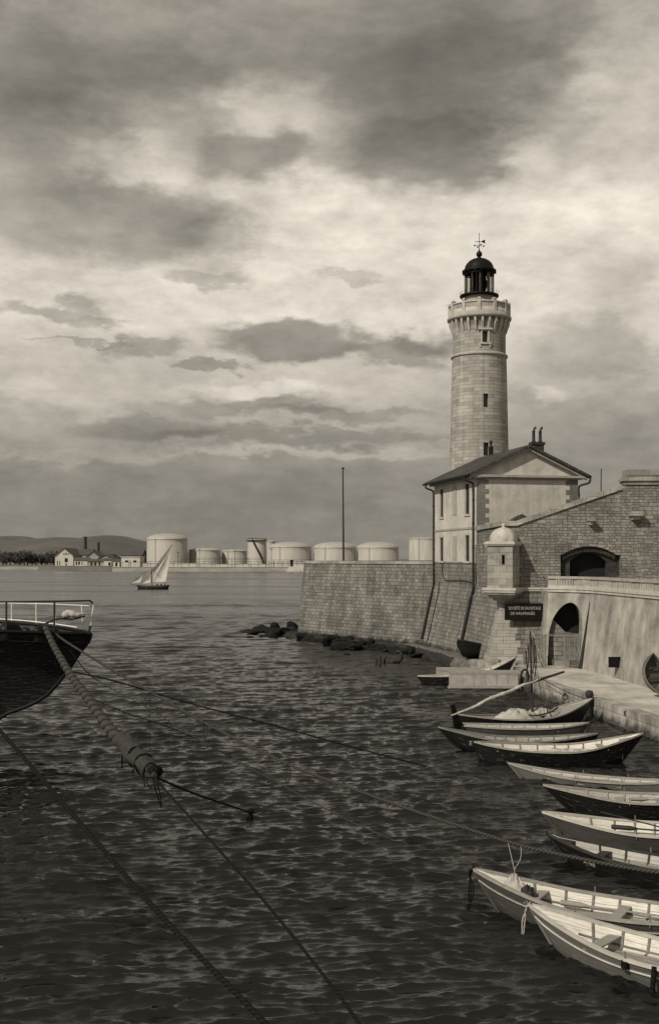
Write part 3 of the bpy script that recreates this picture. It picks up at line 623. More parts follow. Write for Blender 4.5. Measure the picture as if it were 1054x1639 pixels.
# trees as separate crowns of leaf cards
def leaf_tree(name, label, cat, group, base, H, Rr, seed, nleaf=900, size=.55, trunk=True):
    rng = random.Random(seed); t = thing(name, label, cat, base, rng.uniform(0, 6), group)
    mb = MB(); mb.tube(spline([V(0, 0, 0), V(.1*Rr, 0, H*.3), V(0, .08*Rr, H*.62)], 4), [.05*H*(1-i/12) for i in range(9)], 7)
    for k in range(5):
        a = k*1.3+rng.random(); mb.tube([V(0, 0, H*.35), V(Rr*.5*math.cos(a), Rr*.5*math.sin(a), H*.7)], [.02*H, .008*H], 5)
    mb.build('trunk', 'wooddk', t)
    mb = MB(); cl = [(rng.uniform(-.6, .6)*Rr, rng.uniform(-.6, .6)*Rr, H*rng.uniform(.4, .88), Rr*rng.uniform(.3, .55)) for _ in range(13)]
    for _ in range(nleaf):
        cx, cy, cz, cr = rng.choice(cl); d = V(rng.gauss(0, 1), rng.gauss(0, 1), rng.gauss(0, .8)).normalized()*cr*rng.uniform(.6, 1.05); p = V(cx, cy, cz)+d
        a = V(rng.gauss(0, 1), rng.gauss(0, 1), rng.gauss(0, 1)).normalized()*size; b = V(rng.gauss(0, 1), rng.gauss(0, 1), rng.gauss(0, 1)).normalized()*size
        mb.add([p-a, p+b, p+a, p-b*.6], [(0, 1, 2, 3)])
    mb.build('crown', 'tree', t); return t
protos = [leaf_tree('far_tree', 'x', 'tree', 'trees on the far shore', (0, 0, 0), 9, 6.5, s, 1000, .6) for s in (1, 2, 3)]
rng = random.Random(11); first = [True]*3; k = 0
for px in list(range(-60, 92, 7))+[120, 150, 172, 182, 190, 231]:
    i = k % 3; p = protos[i]; Y = rng.uniform(850, 930)
    if first[i]: o = p; first[i] = False
    else:
        o = p.copy(); COL.objects.link(o)
        for c in p.children: q = c.copy(); COL.objects.link(q); q.parent = o
    x = at(px+rng.uniform(-2, 2), 0, Y).x; o.location = (x, Y, 2.1); s = rng.uniform(.75, 1.1) if px < 92 else rng.uniform(.6, .9); o.scale = (s*1.2, s*1.2, s); o.rotation_euler = (0, 0, rng.uniform(0, 6))
    o['label'] = 'dark bushy tree on the far shore behind the quay at the left' if px < 92 else 'dark small tree among the far sheds'
    k += 1

# ================================================================== SAILING BOAT (far)
def hull_grid(L, B, free, bowz, sternz, rb, rs, keelz=-.3, transom=0.0, p=2.2, q=.75, full=.55, nt_=26, nf=7):
    def hb(t):
        if t < 0 and transom: return B/2*(1-(1-transom)*abs(t)**2.6)
        return B/2*max(0.0, (1-abs(t)**p))**q
    def sheer(t): return free+((bowz-free)*t**2.4 if t > 0 else (sternz-free)*(-t)**2.4)
    def keel(t): return keelz*(1-abs(t)**6)+0.0
    def pt(t, f, sd, inset=0.0):
        h = max(hb(t)-inset, .012 if not inset else .004); z = keel(t)+(sheer(t)-keel(t))*f**1.25
        y = h*(full*min(1, f/.3)**.75+(1-full)*f) if f > 0 else 0
        rk = (rb*f**1.2*t**4 if t > 0 else -rs*f**1.2*t**4)
        x = t*(L/2-(rb if t > 0 else rs))+rk
        if inset: x *= (1-inset*1.2/L*2)
        return V(x, sd*y, z)
    return hb, sheer, keel, pt
def make_boat(name, label, group, bow, yaw, L, B, free=.42, bowz=.8, sternz=.7, rb=.45, rs=.35, outer='hull_grey', inner='in_white', rail='woodlt', nrib=6, thwarts=(-.45, .1, .55), transom=0.0,
              strake=True, floor_z=.12, roll=0, pitch=0, z=0, foredeck=.72, cat='rowing boat', p=2.2, q=.75, keelz=-.3, stem_up=.06, bow_is_tip=True, thm='woodlt', railw=.05):
    hb, sheer, keel, pt = hull_grid(L, B, free, bowz, sternz, rb, rs, keelz, transom, p, q)
    d = V(math.cos(yaw), math.sin(yaw), 0); bow = Vector(bow)
    c = V(bow.x, bow.y, 0)-d*(L/2)
    t = thing(name, label, cat, (c.x, c.y, z), 0, group); t.rotation_euler = (roll, pitch, yaw)
    T = [-1+2*i/28 for i in range(29)]; Fs = [0, .06, .16, .3, .48, .66, .83, 1]
    mb = MB()
    for inset, mi in ((0, 0), (.035, 1)):
        for sd in (1, -1):
            pts = []; 
            for tt in T:
                for f in Fs:
                    P = pt(tt, f, sd, inset)
                    if inset: P.z = max(P.z+.02*(1-f), floor_z if abs(tt) < .93 else P.z)
                    pts.append(P)
            F = []; U = []
            for i in range(28):
                for j in range(7):
                    F.append((i*8+j, (i+1)*8+j, (i+1)*8+j+1, i*8+j+1))
                    U.append([(T[i]*L/2, Fs[j]), (T[i+1]*L/2, Fs[j]), (T[i+1]*L/2, Fs[j+1]), (T[i]*L/2, Fs[j+1])])
            mb.add(pts, F, mi, True, U)
    if transom:
        for inset, mi in ((0, 0), (.035, 1)):
            A = [pt(-1, f, 1, inset) for f in Fs]+[pt(-1, f, -1, inset) for f in Fs[::-1]]
            mb.add([a+V(inset, 0, 0) for a in A], [tuple(range(len(A)))], mi)
    mb.build('hull', [outer, inner], t)
    # gunwale
    for sd in (1, -1):
        mb = MB(); pts = []
        for tt in T:
            P = pt(tt, 1, sd); n = V(0, sd, 0)
            a = P+n*.02+V(0, 0, .02); b = P-n*min(railw+.02, max(.01, abs(P.y)))+V(0, 0, .02); pts += [a, b, b-V(0, 0, .05), a-V(0, 0, .06)]
        F = []
        for i in range(28):
            for j in range(4): F.append((i*4+j, i*4+(j+1) % 4, (i+1)*4+(j+1) % 4, (i+1)*4+j))
        F += [(0, 1, 2, 3), (112, 113, 114, 115)]
        mb.add(pts, F); mb.build('gunwale', rail, t)
        if strake:
            mb = MB(); mb.tube([pt(tt, .76, sd)+V(0, sd*.012, 0) for tt in T], .022, 5); mb.build('rubbing_strake', rail, t)
    # stem and stern posts
    mb = MB(); path = [pt(1, f, 1)+V(.02, -pt(1, f, 1).y, 0) for f in (0, .2, .45, .65, .85, 1)]; path.append(path[-1]+V(.03, 0, stem_up)); mb.tube(path, .035, 6); mb.build('stem_post', outer, t)
    if not transom:
        mb = MB(); path = [pt(-1, f, 1)+V(-.02, -pt(-1, f, 1).y, 0) for f in (0, .2, .45, .65, .85, 1)]; path.append(path[-1]+V(-.03, 0, .05)); mb.tube(path, .035, 6); mb.build('stern_post', outer, t)
    for i in range(nrib):
        tt = -.8+1.6*(i+.5)/nrib; mb = MB()
        for sd in (1, -1):
            pr = []
            for f in (.2, .34, .5, .68, .84, .97):
                P = pt(tt, f, sd, .035); P.z = max(P.z, floor_z); pr.append(P)
            for a, b in zip(pr, pr[1:]):
                w = V(.025, 0, 0); n = V(0, -sd*.035, 0)
                mb.add([a-w, a+w, b+w, b-w, a-w+n, a+w+n, b+w+n, b-w+n], [(0, 1, 2, 3), (4, 5, 6, 7), (0, 1, 5, 4), (3, 2, 6, 7), (0, 3, 7, 4), (1, 2, 6, 5)])
        mb.build('rib', thm if inner != 'in_white' else 'wood', t)
    mb = MB(); nn_ = 12   # floor boards and side stringers
    for i in range(nn_):
        t0, t1 = -.78+1.56*i/nn_, -.78+1.56*(i+1)/nn_
        for k in range(5):
            v0, v1 = -1+2*k/5+.02, -1+2*(k+1)/5-.02; w0 = abs(pt(t0, .3, 1, .05).y)*.92; w1 = abs(pt(t1, .3, 1, .05).y)*.92; x0, x1 = pt(t0, .3, 1, .05).x, pt(t1, .3, 1, .05).x
            mb.add([V(x0, v0*w0, floor_z+.015), V(x1, v0*w1, floor_z+.015), V(x1, v1*w1, floor_z+.015), V(x0, v1*w0, floor_z+.015)], [(0, 1, 2, 3)], 0, False, [[(x0, k*.2+.02), (x1, k*.2+.02), (x1, k*.2+.18), (x0, k*.2+.18)]])
    mb.build('floor_boards', 'in_dark' if inner == 'in_dark' else 'in_grey', t)
    for sd in (1, -1):
        mb = MB(); mb.tube([pt(tt, .68, sd, .055) for tt in [-.8+1.6*i/20 for i in range(21)]], .022, 5); mb.build('stringer', 'wood', t)
    for tt in thwarts:
        zz = sheer(tt)-.14; h = hb(tt)-.05; x = pt(tt, .8, 1).x; mb = MB(); mb.box((x-.12, -h*.97, zz-.035), (x+.12, h*.97, zz)); mb.build('thwart', thm, t)
    if foredeck and foredeck < 1:
        mb = MB(); tt = foredeck; pts = []; k = 7
        for i in range(k+1):
            u = tt+(1-tt)*i/k; 
            for sd in (1, -1): P = pt(u, .93, sd, .04); pts.append(P)
        for i in range(k):
            pass
        mb.add(pts, [(2*i, 2*i+1, 2*i+3, 2*i+2) for i in range(k)])
        P1, P2 = pts[0], pts[1]; mb.add([P1, P2, V(P2.x, P2.y*.6, floor_z+.05), V(P1.x, P1.y*.6, floor_z+.05)], [(0, 1, 2, 3)])
        mb.build('foredeck', thm, t)
    return t, (hb, sheer, keel, pt)

def person(label, group, loc, rz, sitting=True, s=1.0, shirt='cloth'):
    """one continuous skinned body with a head, seated"""
    me = bpy.data.meshes.new('person')
    J = {'pel': (0, 0, .45), 'spi': (0, -.02, .68), 'che': (0, .02, .9), 'nec': (0, .05, 1.06), 'hd': (0, .08, 1.16), 'top': (0, .08, 1.28),
         'hl': (.1, .02, .42), 'kl': (.14, .44, .46), 'al': (.13, .42, .06), 'fl': (.13, .56, .03), 'hr': (-.1, .02, .42), 'kr': (-.14, .42, .48), 'ar': (-.14, .5, .06), 'fr': (-.14, .62, .03),
         'sl': (.19, .03, .97), 'el': (.26, .14, .72), 'wl': (.16, .36, .62), 'sr': (-.19, .03, .97), 'er': (-.27, .12, .73), 'wr': (-.14, .34, .6)}
    rad = {'pel': .15, 'spi': .13, 'che': .15, 'nec': .055, 'hd': .09, 'top': .07, 'hl': .1, 'kl': .065, 'al': .045, 'fl': .04, 'hr': .1, 'kr': .065, 'ar': .045, 'fr': .04, 'sl': .06, 'el': .045, 'wl': .035, 'sr': .06, 'er': .045, 'wr': .035}
    E = [('pel', 'spi'), ('spi', 'che'), ('che', 'nec'), ('nec', 'hd'), ('hd', 'top'), ('pel', 'hl'), ('hl', 'kl'), ('kl', 'al'), ('al', 'fl'), ('pel', 'hr'), ('hr', 'kr'), ('kr', 'ar'), ('ar', 'fr'),
         ('che', 'sl'), ('sl', 'el'), ('el', 'wl'), ('che', 'sr'), ('sr', 'er'), ('er', 'wr')]
    for sd, w in ((1, 'wl'), (-1, 'wr')):
        x, y, z = J[w]
        for i in range(4): J[f'f{w}{i}'] = (x-sd*.01+.018*(i-1.5), y+.13-.01*abs(i-1.5), z-.02); rad[f'f{w}{i}'] = .009; E.append((w, f'f{w}{i}'))
        J[f't{w}'] = (x-sd*.05, y+.06, z+.01); rad[f't{w}'] = .01; E.append((w, f't{w}'))
    K = list(J); me.from_pydata([tuple(c*s for c in J[k]) for k in K], [(K.index(a), K.index(b)) for a, b in E], [])
    o = bpy.data.objects.new('person', me); COL.objects.link(o); md = o.modifiers.new('Skin', 'SKIN'); me.skin_vertices or None
    if not me.skin_vertices: 
        me.attributes.new('x', 'FLOAT', 'POINT')
    sv = me.skin_vertices[0].data if me.skin_vertices else None
    if sv:
        for i, k in enumerate(K): sv[i].radius = (rad[k]*s, rad[k]*s)
        sv[0].use_root = True
    o.modifiers.new('Sub', 'SUBSURF').levels = 1
    dg = bpy.context.evaluated_depsgraph_get(); dg.update(); m2 = bpy.data.meshes.new_from_object(o.evaluated_get(dg)); o.modifiers.clear(); o.data = m2
    m2.materials.clear(); m2.materials.append(M['skin']); m2.materials.append(M[shirt])
    for p_ in m2.polygons: p_.material_index = 0 if (p_.center.z > 1.04*s or (p_.center.y > .3*s and p_.center.z > .55*s)) else 1; p_.use_smooth = True
    o.location = loc; o.rotation_euler = (0, 0, rz); tag(o, label, 'person', group)
    mb = MB(); mb.lathe([(.1, 1.2), (.115, 1.21), (.11, 1.27), (.07, 1.31), (.01, 1.32)], 14, (0, .08, 0)); c = mb.build('cap', 'cloth', o); c.scale = (s, s, s)
    return o

def sailing_boat():
    Y = 288; k = Y/1800
    bow = at(219, 0, Y); t, (hb, sheer, keel, pt) = make_boat('sailing_boat', 'small lateen-rigged sailing boat with pale sails crossing the far harbour', None, (bow.x, Y, 0), PI, 8.3, 2.4, .75, 1.2, 1.1, .35, .35, 'hull_black', 'in_dark', 'wood', 4, (-.3, .2), cat='sailing boat', keelz=-.5, floor_z=.2)
    t.rotation_euler = (R(-3), 0, PI)
    inv = (Matrix.Translation(t.location) @ t.rotation_euler.to_matrix().to_4x4()).inverted()
    L_ = lambda px, py, dy=0: inv @ at(px, py, Y+dy)
    mb = MB(); mb.tube([L_(243.5, 941), L_(242, 909)], [.12, .07], 8); mb.build('mast', 'wooddk', t)
    mb = MB(); mb.tube(spline([L_(235, 928, -.1), L_(245, 911, -.15), L_(262, 889, -.1), L_(275.5, 872, 0)], 4), .09, 6); mb.build('yard', 'wooddk', t)
    def sail(name, tri, bulge, n=10):
        A, B, C_ = [Vector(x) for x in tri]; mb = MB(); pts = []; idx = {}
        nn = (B-A).cross(C_-A).normalized()
        for side in (0, 1):
            for i in range(n+1):
                for j in range(n+1-i):
                    a, b = i/n, j/n; c = 1-a-b; P = A*c+B*a+C_*b+nn*bulge*(27*a*b*c*.5+4*(a*b*.3+b*c*.2)) + nn*(.03*side)
                    idx[(side, i, j)] = len(pts); pts.append(P)
        F = []
        for side in (0, 1):
            for i in range(n):
                for j in range(n-i):
                    F.append((idx[side, i, j], idx[side, i+1, j], idx[side, i, j+1]))
                    if j < n-i-1: F.append((idx[side, i+1, j], idx[side, i+1, j+1], idx[side, i, j+1]))
        mb.add(pts, F, 0, True); mb.build(name, 'sail', t)
    sail('mainsail', (L_(244, 932), L_(273.5, 876.5), L_(265, 931, -.8)), .9)
    sail('mainsail_luff', (L_(244.2, 932, .05), L_(244.5, 913, .05), L_(273, 877, .05)), .25)
    sail('foresail', (L_(228, 935), L_(240.5, 915.5, .2), L_(240.5, 932, -.3)), .35)
    sail('jib', (L_(209, 933.5, .3), L_(228, 919.5, .3), L_(224.5, 932, .1)), .4)
    mb = MB(); mb.tube([L_(220, 938), L_(207, 934)], .07, 6); mb.build('bowsprit', 'wooddk', t)
    mb = MB()
    mb.tube([L_(242, 910), L_(208, 933.5)], .025, 4); mb.tube([L_(243, 909), L_(267, 936)], .025, 4); mb.build('rigging', 'rope_dark', t)
    for px, dy, rz, lab in [(252, .2, 2.6, 'seated crew member in dark clothes beside the mast of the sailing boat'), (258, -.3, 3.6, 'seated crew member in dark clothes amidships in the sailing boat'), (264, .1, 1.6, 'seated helmsman in dark clothes at the stern of the sailing boat')]:
        p = at(px, 0, Y+dy); person(lab, 'crew of the sailing boat', (p.x, Y+dy, .28), rz)
sailing_boat()
# ================================================================== BASTION, FORT, KEEPER HOUSE
def vn(path, i):
    """outward (leftward) mitred normal of a plan polyline"""
    n = V(0, 0, 0)
    if i > 0: d = (path[i]-path[i-1]).normalized(); n += V(-d.y, d.x, 0)
    if i < len(path)-1: d = (path[i+1]-path[i]).normalized(); n += V(-d.y, d.x, 0)
    n.normalize()
    d = (path[i]-path[i-1]).normalized() if i > 0 else (path[1]-path[0]).normalized()
    return n/max(.5, n.dot(V(-d.y, d.x, 0)))
def batter_wall(mb, path, z0, z1, bat, zt=None, rows=6, mi=0, out=0.0):
    """path is the top line in plan; the foot is pushed out by bat at z0"""
    path = [Vector((p[0], p[1], 0)) for p in path]; u = 0; zt = zt or z1
    N_ = [vn(path, i) for i in range(len(path))]
    for i in range(len(path)-1):
        l = (path[i+1]-path[i]).length
        for r in range(rows):
            za, zb = z0+(z1-z0)*r/rows, z0+(z1-z0)*(r+1)/rows
            o = lambda z: out+bat*max(0, (zt-z)/(zt-z0))
            mb.add([path[i]+N_[i]*o(za)+V(0, 0, za), path[i+1]+N_[i+1]*o(za)+V(0, 0, za), path[i+1]+N_[i+1]*o(zb)+V(0, 0, zb), path[i]+N_[i]*o(zb)+V(0, 0, zb)], [(0, 1, 2, 3)], mi, False,
                   [[(u, za), (u+l, za), (u+l, zb), (u, zb)]])
        u += l
def band(mb, path, z0, z1, out, inn=.3, mi=0):
    path = [Vector((p[0], p[1], 0)) for p in path]; u = 0
    N_ = [vn(path, i) for i in range(len(path))]
    pts = []
    for p, n in zip(path, N_): pts += [p+n*out+V(0, 0, z0), p+n*out+V(0, 0, z1), p-n*inn+V(0, 0, z1), p-n*inn+V(0, 0, z0)]
    F = []; U = []
    for i in range(len(path)-1):
        l = (path[i+1]-path[i]).length
        for k in range(4):
            F.append((i*4+k, (i+1)*4+k, (i+1)*4+(k+1) % 4, i*4+(k+1) % 4)); h = abs(z1-z0) if k in (0, 2) else out+inn
            U.append([(u, 0), (u+l, 0), (u+l, h), (u, h)])
        u += l
    F += [(0, 1, 2, 3), tuple(len(pts)-4+k for k in range(4))]; U += [None, None]
    b = len(mb.v); mb.v += [tuple(p) for p in pts]
    for f, q in zip(F, U): mb.f.append([b+k for k in f]); mb.mi.append(mi); mb.sm.append(False); mb.uv.append(q)
def arc(c, r, a0, a1, n): return [(c[0]+r*math.cos(R(a0+(a1-a0)*i/n)), c[1]+r*math.sin(R(a0+(a1-a0)*i/n))) for i in range(n+1)]

C_ = V(11.9, 77.2, 0); H_ = V(11.1, 85, 0); HF = V(8.9, 95.5, 0)
dF = (HF-H_).normalized(); nF = V(-dF.y, dF.x, 0); dG = V(dF.y, -dF.x, 0); LF = (HF-H_).length; WG = 8.2
B1 = [HF[:2], (5.0, 101.0), (.6, 107.1)]+[(-2.25+.0+(0), 111.0)]+[(-2.55, 112.2), (-2.45, 113.4), (-1.9, 114.4), (-.8, 115.6), (4, 120), (16, 131)]
def bastion():
    t = wthing('bastion', 'long pale ashlar bastion wall carrying the flagpole and the keeper house', 'bastion', (8.9, 95.5, 0))
    mb = MB(); batter_wall(mb, B1, -.8, 7.45, .72, rows=8); w = wpart(mb, 'far_wall', 'wall', t)
    mb = MB(); batter_wall(mb, [C_[:2], (11.5, 81.1), H_[:2], (10.0, 90.25), HF[:2]], -.8, 5.8, 1.45, rows=6); wpart(mb, 'flank_wall', 'flank', t)
    mb = MB(); a = H_; f = lambda u, z: H_+dF*u+V(0, 0, z)
    panel(mb, f, 0, LF, 5.8, 7.62); wpart(mb, 'house_plinth', 'flank', t)
    mb = MB(); band(mb, B1, 7.45, 7.72, .10, .8); wpart(mb, 'coping', 'dressed', t)
    mb = MB(); band(mb, [H_[:2], HF[:2]], 7.60, 7.70, .05, .2); wpart(mb, 'plinth_moulding', 'dressed', t)
    mb = MB(); mb.prism([(p[0], p[1]) for p in B1]+[(40, 131), (40, 86), tuple((H_+dG*.3)[:2])], 6.2, 7.0); wpart(mb, 'terrace', 'quaytop', t)
    # scars in the wall
    for px, py, Y, w_, h_ in [(605, 1001, 100.5, .35, .28), (675, 996, 95.5, .3, .35), (712, 1005, 92, .3, .45)]:
        pass
bastion()
fp = at(549.5, 897, 110); mb = MB(); top = at(548.5, 751, 110)
t = wthing('flagpole', 'tall bare flagpole standing on the far bastion terrace before the tanks', 'flagpole', (fp.x, 110, 7.0))
mb.tube([V(fp.x, 110, 7.0), V(top.x, 110, top.z)], [.11, .06], 10); wpart(mb, 'pole', 'iron', t)
mb = MB(); mb.lathe([(.09, 0), (.16, .05), (.16, .12), (.01, .2)], 10, (top.x, 110, top.z)); wpart(mb, 'truck', 'iron', t)
mb = MB(); mb.box((fp.x-.3, 109.7, 7.0), (fp.x+.3, 110.3, 7.5)); wpart(mb, 'footing', 'trim', t)

def keeper_house():
    t = wthing('keeper_house', 'two-storey pale stucco keeper house with pediment gable below the lighthouse', 'house', (H_.x, H_.y, 7.6))
    F = lambda u, z: H_+dF*u+V(0, 0, z); G = lambda u, z: H_+dG*u+V(0, 0, z)
    zt = 14.2; hol = [(1.6, 2.62, 11.4, 13.75), (8.2, 9.12, 11.4, 13.7), (1.6, 2.62, 7.75, 9.75), (8.2, 9.12, 7.75, 9.7)]
    mb = MB(); panel(mb, F, 0, LF, 7.62, zt, hol, -nF*.12)
    B_ = H_+dG*WG; mb.quad(B_+V(0, 0, 7), B_+dF*LF+V(0, 0, 7), B_+dF*LF+V(0, 0, zt), B_+V(0, 0, zt)); mb.quad(HF+V(0, 0, 7), HF+dG*WG+V(0, 0, 7), HF+dG*WG+V(0, 0, zt), HF+V(0, 0, zt))
    wl = wpart(mb, 'side_wall', 'stucco', t)
    mb = MB(); panel(mb, G, 0, WG, 7.0, lambda u: zt+.3+(1-abs(u-WG/2)/(WG/2))*1.8, du=WG/2); wpart(mb, 'gable_wall', 'stucco2', t)
    for h in hol:
        mb = MB(); p = F(h[0], h[2])-nF*.115; q = F(h[1], h[2])-nF*.115; mb.quad(p, q, q+V(0, 0, h[3]-h[2]), p+V(0, 0, h[3]-h[2])); w = wpart(mb, 'window', 'glass', t)
        mb = MB()
        for a, b, c, d in ((h[0], h[0]+.07, h[2], h[3]), (h[1]-.07, h[1], h[2], h[3]), ((h[0]+h[1])/2-.03, (h[0]+h[1])/2+.03, h[2], h[3]), (h[0], h[1], h[2]+1.1, h[2]+1.16)):
            mb.add([F(a, c)-nF*.08, F(b, c)-nF*.08, F(b, d)-nF*.08, F(a, d)-nF*.08], [(0, 1, 2, 3)])
        wpart(mb, 'frame', 'wooddk', w)
        mb = MB()
        p = [F(h[0]-.12, h[2]-.16)+nF*.09, F(h[1]+.12, h[2]-.16)+nF*.09]; mb.add([p[0], p[1], p[1]+V(0, 0, .15), p[0]+V(0, 0, .15), p[0]-nF*.3, p[1]-nF*.3, p[1]-nF*.3+V(0, 0, .15), p[0]-nF*.3+V(0, 0, .15)],
               [(0, 1, 2, 3), (4, 7, 6, 5), (3, 2, 6, 7), (0, 4, 5, 1), (0, 3, 7, 4), (1, 5, 6, 2)]); wpart(mb, 'sill', 'trim_lt', w)
        mb = MB()   # raised surround
        for a, b, c, d in ((h[0]-.16, h[0], h[2], h[3]), (h[1], h[1]+.16, h[2], h[3]), (h[0]-.16, h[1]+.16, h[3], h[3]+.18)):
            q = [F(a, c)+nF*.03, F(b, c)+nF*.03, F(b, d)+nF*.03, F(a, d)+nF*.03]; mb.add(q+[x-nF*.03 for x in q], [(0, 1, 2, 3), (0, 4, 5, 1), (3, 2, 6, 7), (0, 3, 7, 4), (1, 5, 6, 2)])
        wpart(mb, 'surround', 'trim_lt', w)
    for z0, z1 in ((11.4, 13.75), (7.8, 9.75)):   # blind painted windows
        mb = MB(); q = [F(4.7, z0)+nF*.03, F(5.7, z0)+nF*.03, F(5.7, z1)+nF*.03, F(4.7, z1)+nF*.03]; mb.add(q+[x-nF*.03 for x in q], [(0, 1, 2, 3), (0, 4, 5, 1), (3, 2, 6, 7), (0, 3, 7, 4), (1, 5, 6, 2)])
        q = [F(4.84, z0+.14)+nF*.045, F(5.56, z0+.14)+nF*.045, F(5.56, z1-.14)+nF*.045, F(4.84, z1-.14)+nF*.045]; mb.add(q, [(0, 1, 2, 3)], 1); wpart(mb, 'blind_window', ['trim', 'blind'], t)
    mb = MB()
    band(mb, [H_[:2], HF[:2]], 10.22, 10.38, .06, .1); wpart(mb, 'string_course', 'trim', t)
    # toothed quoins on the gable
    for side in (0, 1):
        mb = MB(); z = 8.9; k = 0
        while z < 14.0:
            w_ = .98 if k % 2 else .68; a, b = (0.0, w_) if side == 0 else (WG-w_, WG); q = [G(a, z)-dF*.025, G(b, z)-dF*.025, G(b, min(z+.36, 14.05))-dF*.025, G(a, min(z+.36, 14.05))-dF*.025]
            mb.add(q+[x+dF*.025 for x in q], [(0, 1, 2, 3), (0, 4, 5, 1), (3, 2, 6, 7), (0, 3, 7, 4), (1, 5, 6, 2)]); z += .36; k += 1
        wpart(mb, 'brick_quoin', 'brickq', t)
    # horizontal and raking cornices
    def gbox(mb, u0, u1, z0, z1, d0, d1):
        p = [G(u, z)-dF*d for d in (d0, d1) for (u, z) in ((u0, z0), (u1, z0), (u1, z1), (u0, z1))]
        mb.add(p, [(0, 1, 2, 3), (4, 7, 6, 5), (0, 4, 5, 1), (3, 2, 6, 7), (0, 3, 7, 4), (1, 5, 6, 2)])
    mb = MB(); gbox(mb, -.45, WG+.45, 14.12, 14.30, -.2, .38); gbox(mb, -.3, WG+.3, 14.02, 14.115, -.2, .2); wpart(mb, 'cornice', 'trim', t)
    mb = MB(); band(mb, [(H_-dF*.35)[:2], (HF+dF*.3)[:2]], 14.06, 14.24, .35, .2); wpart(mb, 'eaves_board', 'trim', t)
    ov = .78; ns = 1.0
    zr = 16.62; ze = 14.36; hw = WG/2+ov
    for sg in (-1, 1):
        mb = MB(); e = H_+dG*(WG/2+sg*hw); r = H_+dG*(WG/2)
        a0, a1 = -dF*.55, dF*(LF+.55); th = V(0, 0, .2)
        p = [e+a0+V(0, 0, ze), e+a1+V(0, 0, ze), r+a1+V(0, 0, zr), r+a0+V(0, 0, zr)]
        mb.add(p+[x-th for x in p], [(0, 1, 2, 3), (4, 7, 6, 5), (0, 4, 5, 1), (0, 3, 7, 4), (1, 5, 6, 2)], 0, False,
               [[(0, 0), (11.8, 0), (11.8, 5), (0, 5)], None, None, None, None]); rf = wpart(mb, 'roof_slope', 'roof', t)
        mb = MB()  # raking cornice under the verge
        f0 = lambda u: ze-.2-.02+(zr-ze)*(1-abs(u-WG/2)/hw)
        us = (WG/2+sg*hw*.97, WG/2)
        p = [G(us[0], f0(us[0]))-dF*.36, G(us[1], f0(us[1]))-dF*.36, G(us[1], f0(us[1])-.2)-dF*.36, G(us[0], f0(us[0])-.2)-dF*.36]; p += [x+dF*.34 for x in p]
        mb.add(p, [(0, 1, 2, 3), (0, 4, 5, 1), (3, 2, 6, 7), (0, 3, 7, 4), (1, 5, 6, 2)]); wpart(mb, 'raking_cornice', 'trim', t)
    # gutter and drain pipes
    mb = MB(); e = H_-dG*ov; mb.tube([e-dF*.6+V(0, 0, ze-.13), e+dF*(LF+.6)+V(0, 0, ze-.13)], .10, 8); wpart(mb, 'gutter', 'black', t)
    mb = MB(); e = H_+dG*(WG+ov); mb.tube([e-dF*.6+V(0, 0, ze-.13), e+dF*(LF+.6)+V(0, 0, ze-.13)], .10, 8); wpart(mb, 'gutter', 'black', t)
    mb = MB(); mb.tube(spline([e-dF*.55+V(0, 0, ze-.2), e-dF*.5-dG*.1+V(0, 0, ze-.6), H_+dG*(WG+.12)+V(0, 0, ze-.85), H_+dG*(WG+.1)+V(0, 0, ze-1.6)], 5), .085, 8); mb.tube([H_+dG*(WG+.1)+V(0, 0, ze-1.6), H_+dG*(WG+.1)+V(0, 0, 7)], .06, 8); wpart(mb, 'drain_pipe', 'iron', t)
    def bat(z): return 1.45*max(0, (5.8-z)/6.6)
    for u0, r2, zlow in ((.42, .13, 1.7), (LF-.15, .11, 1.1)):
        mb = MB(); S_ = lambda z, o=.13: H_+dF*u0+nF*(o+bat(z))+V(0, 0, z)
        top_ = H_-dG*ov+dF*u0+V(0, 0, ze-.15)
        pth = spline([top_, top_+V(0, 0, -.3), S_(13.7, .25), S_(13.3), S_(10), S_(7.4), S_(5.9), S_(5.4), S_(3.8)], 4)
        mb.tube(pth, .075, 8); mb.tube([S_(5.0, .14), S_(zlow, .16)], r2, 8)
        for z in (12.4, 10.6, 8.8, 7.0): mb.lathe([(.1, -.05), (.1, .05)], 8, tuple(S_(z)))
        wpart(mb, 'drain_pipe', 'iron', t)
    mb = MB(); S_ = lambda u, z: H_+dF*u+nF*(.05+bat(z))+V(0, 0, z)
    mb.tube(spline([S_(8.4, 8), S_(8.3, 6.8), S_(7.9, 6.3), S_(7, 6.15), S_(3, 6.2), S_(.7, 6.0), S_(.6, 5)], 5), .035, 5); mb.tube([S_(9.3, 6), S_(9.0, 5.2), S_(9.1, 2), S_(9.2, 1)], .035, 5)
    mb.tube([S_(.05, 9), S_(.02, 6), S_(0.2, 5.2)], .03, 5); wpart(mb, 'cable', 'black', t)
    # chimney with two cowled pots
    c = V(16.05, 87.1, 0); rot = Matrix.Translation(c) @ Matrix.Rotation(math.atan2(dG.y, dG.x), 4, 'Z')
    mb = MB(); mb.box((-.46, -.3, 15.2), (.46, .3, 16.75), 0, rot); mb.box((-.54, -.37, 16.75), (.54, .37, 16.95), 0, rot); ch = wpart(mb, 'chimney', 'darkbrick', t)
    for dx in (-.27, .27):
        mb = MB(); p = rot @ V(dx, 0, 16.95)
        mb.lathe([(.16, 0), (.19, .06), (.13, .12), (.11, .75), (.14, .8), (.14, .86)], 12, tuple(p)); mb.tube([p+V(0, 0, .8), p+V(.02, 0, .95), p+V(.1, 0, 1.12), p+V(.2, -.02, 1.16)], [.09, .085, .08, .10], 8); mb.build('chimney_pot', 'iron', ch)
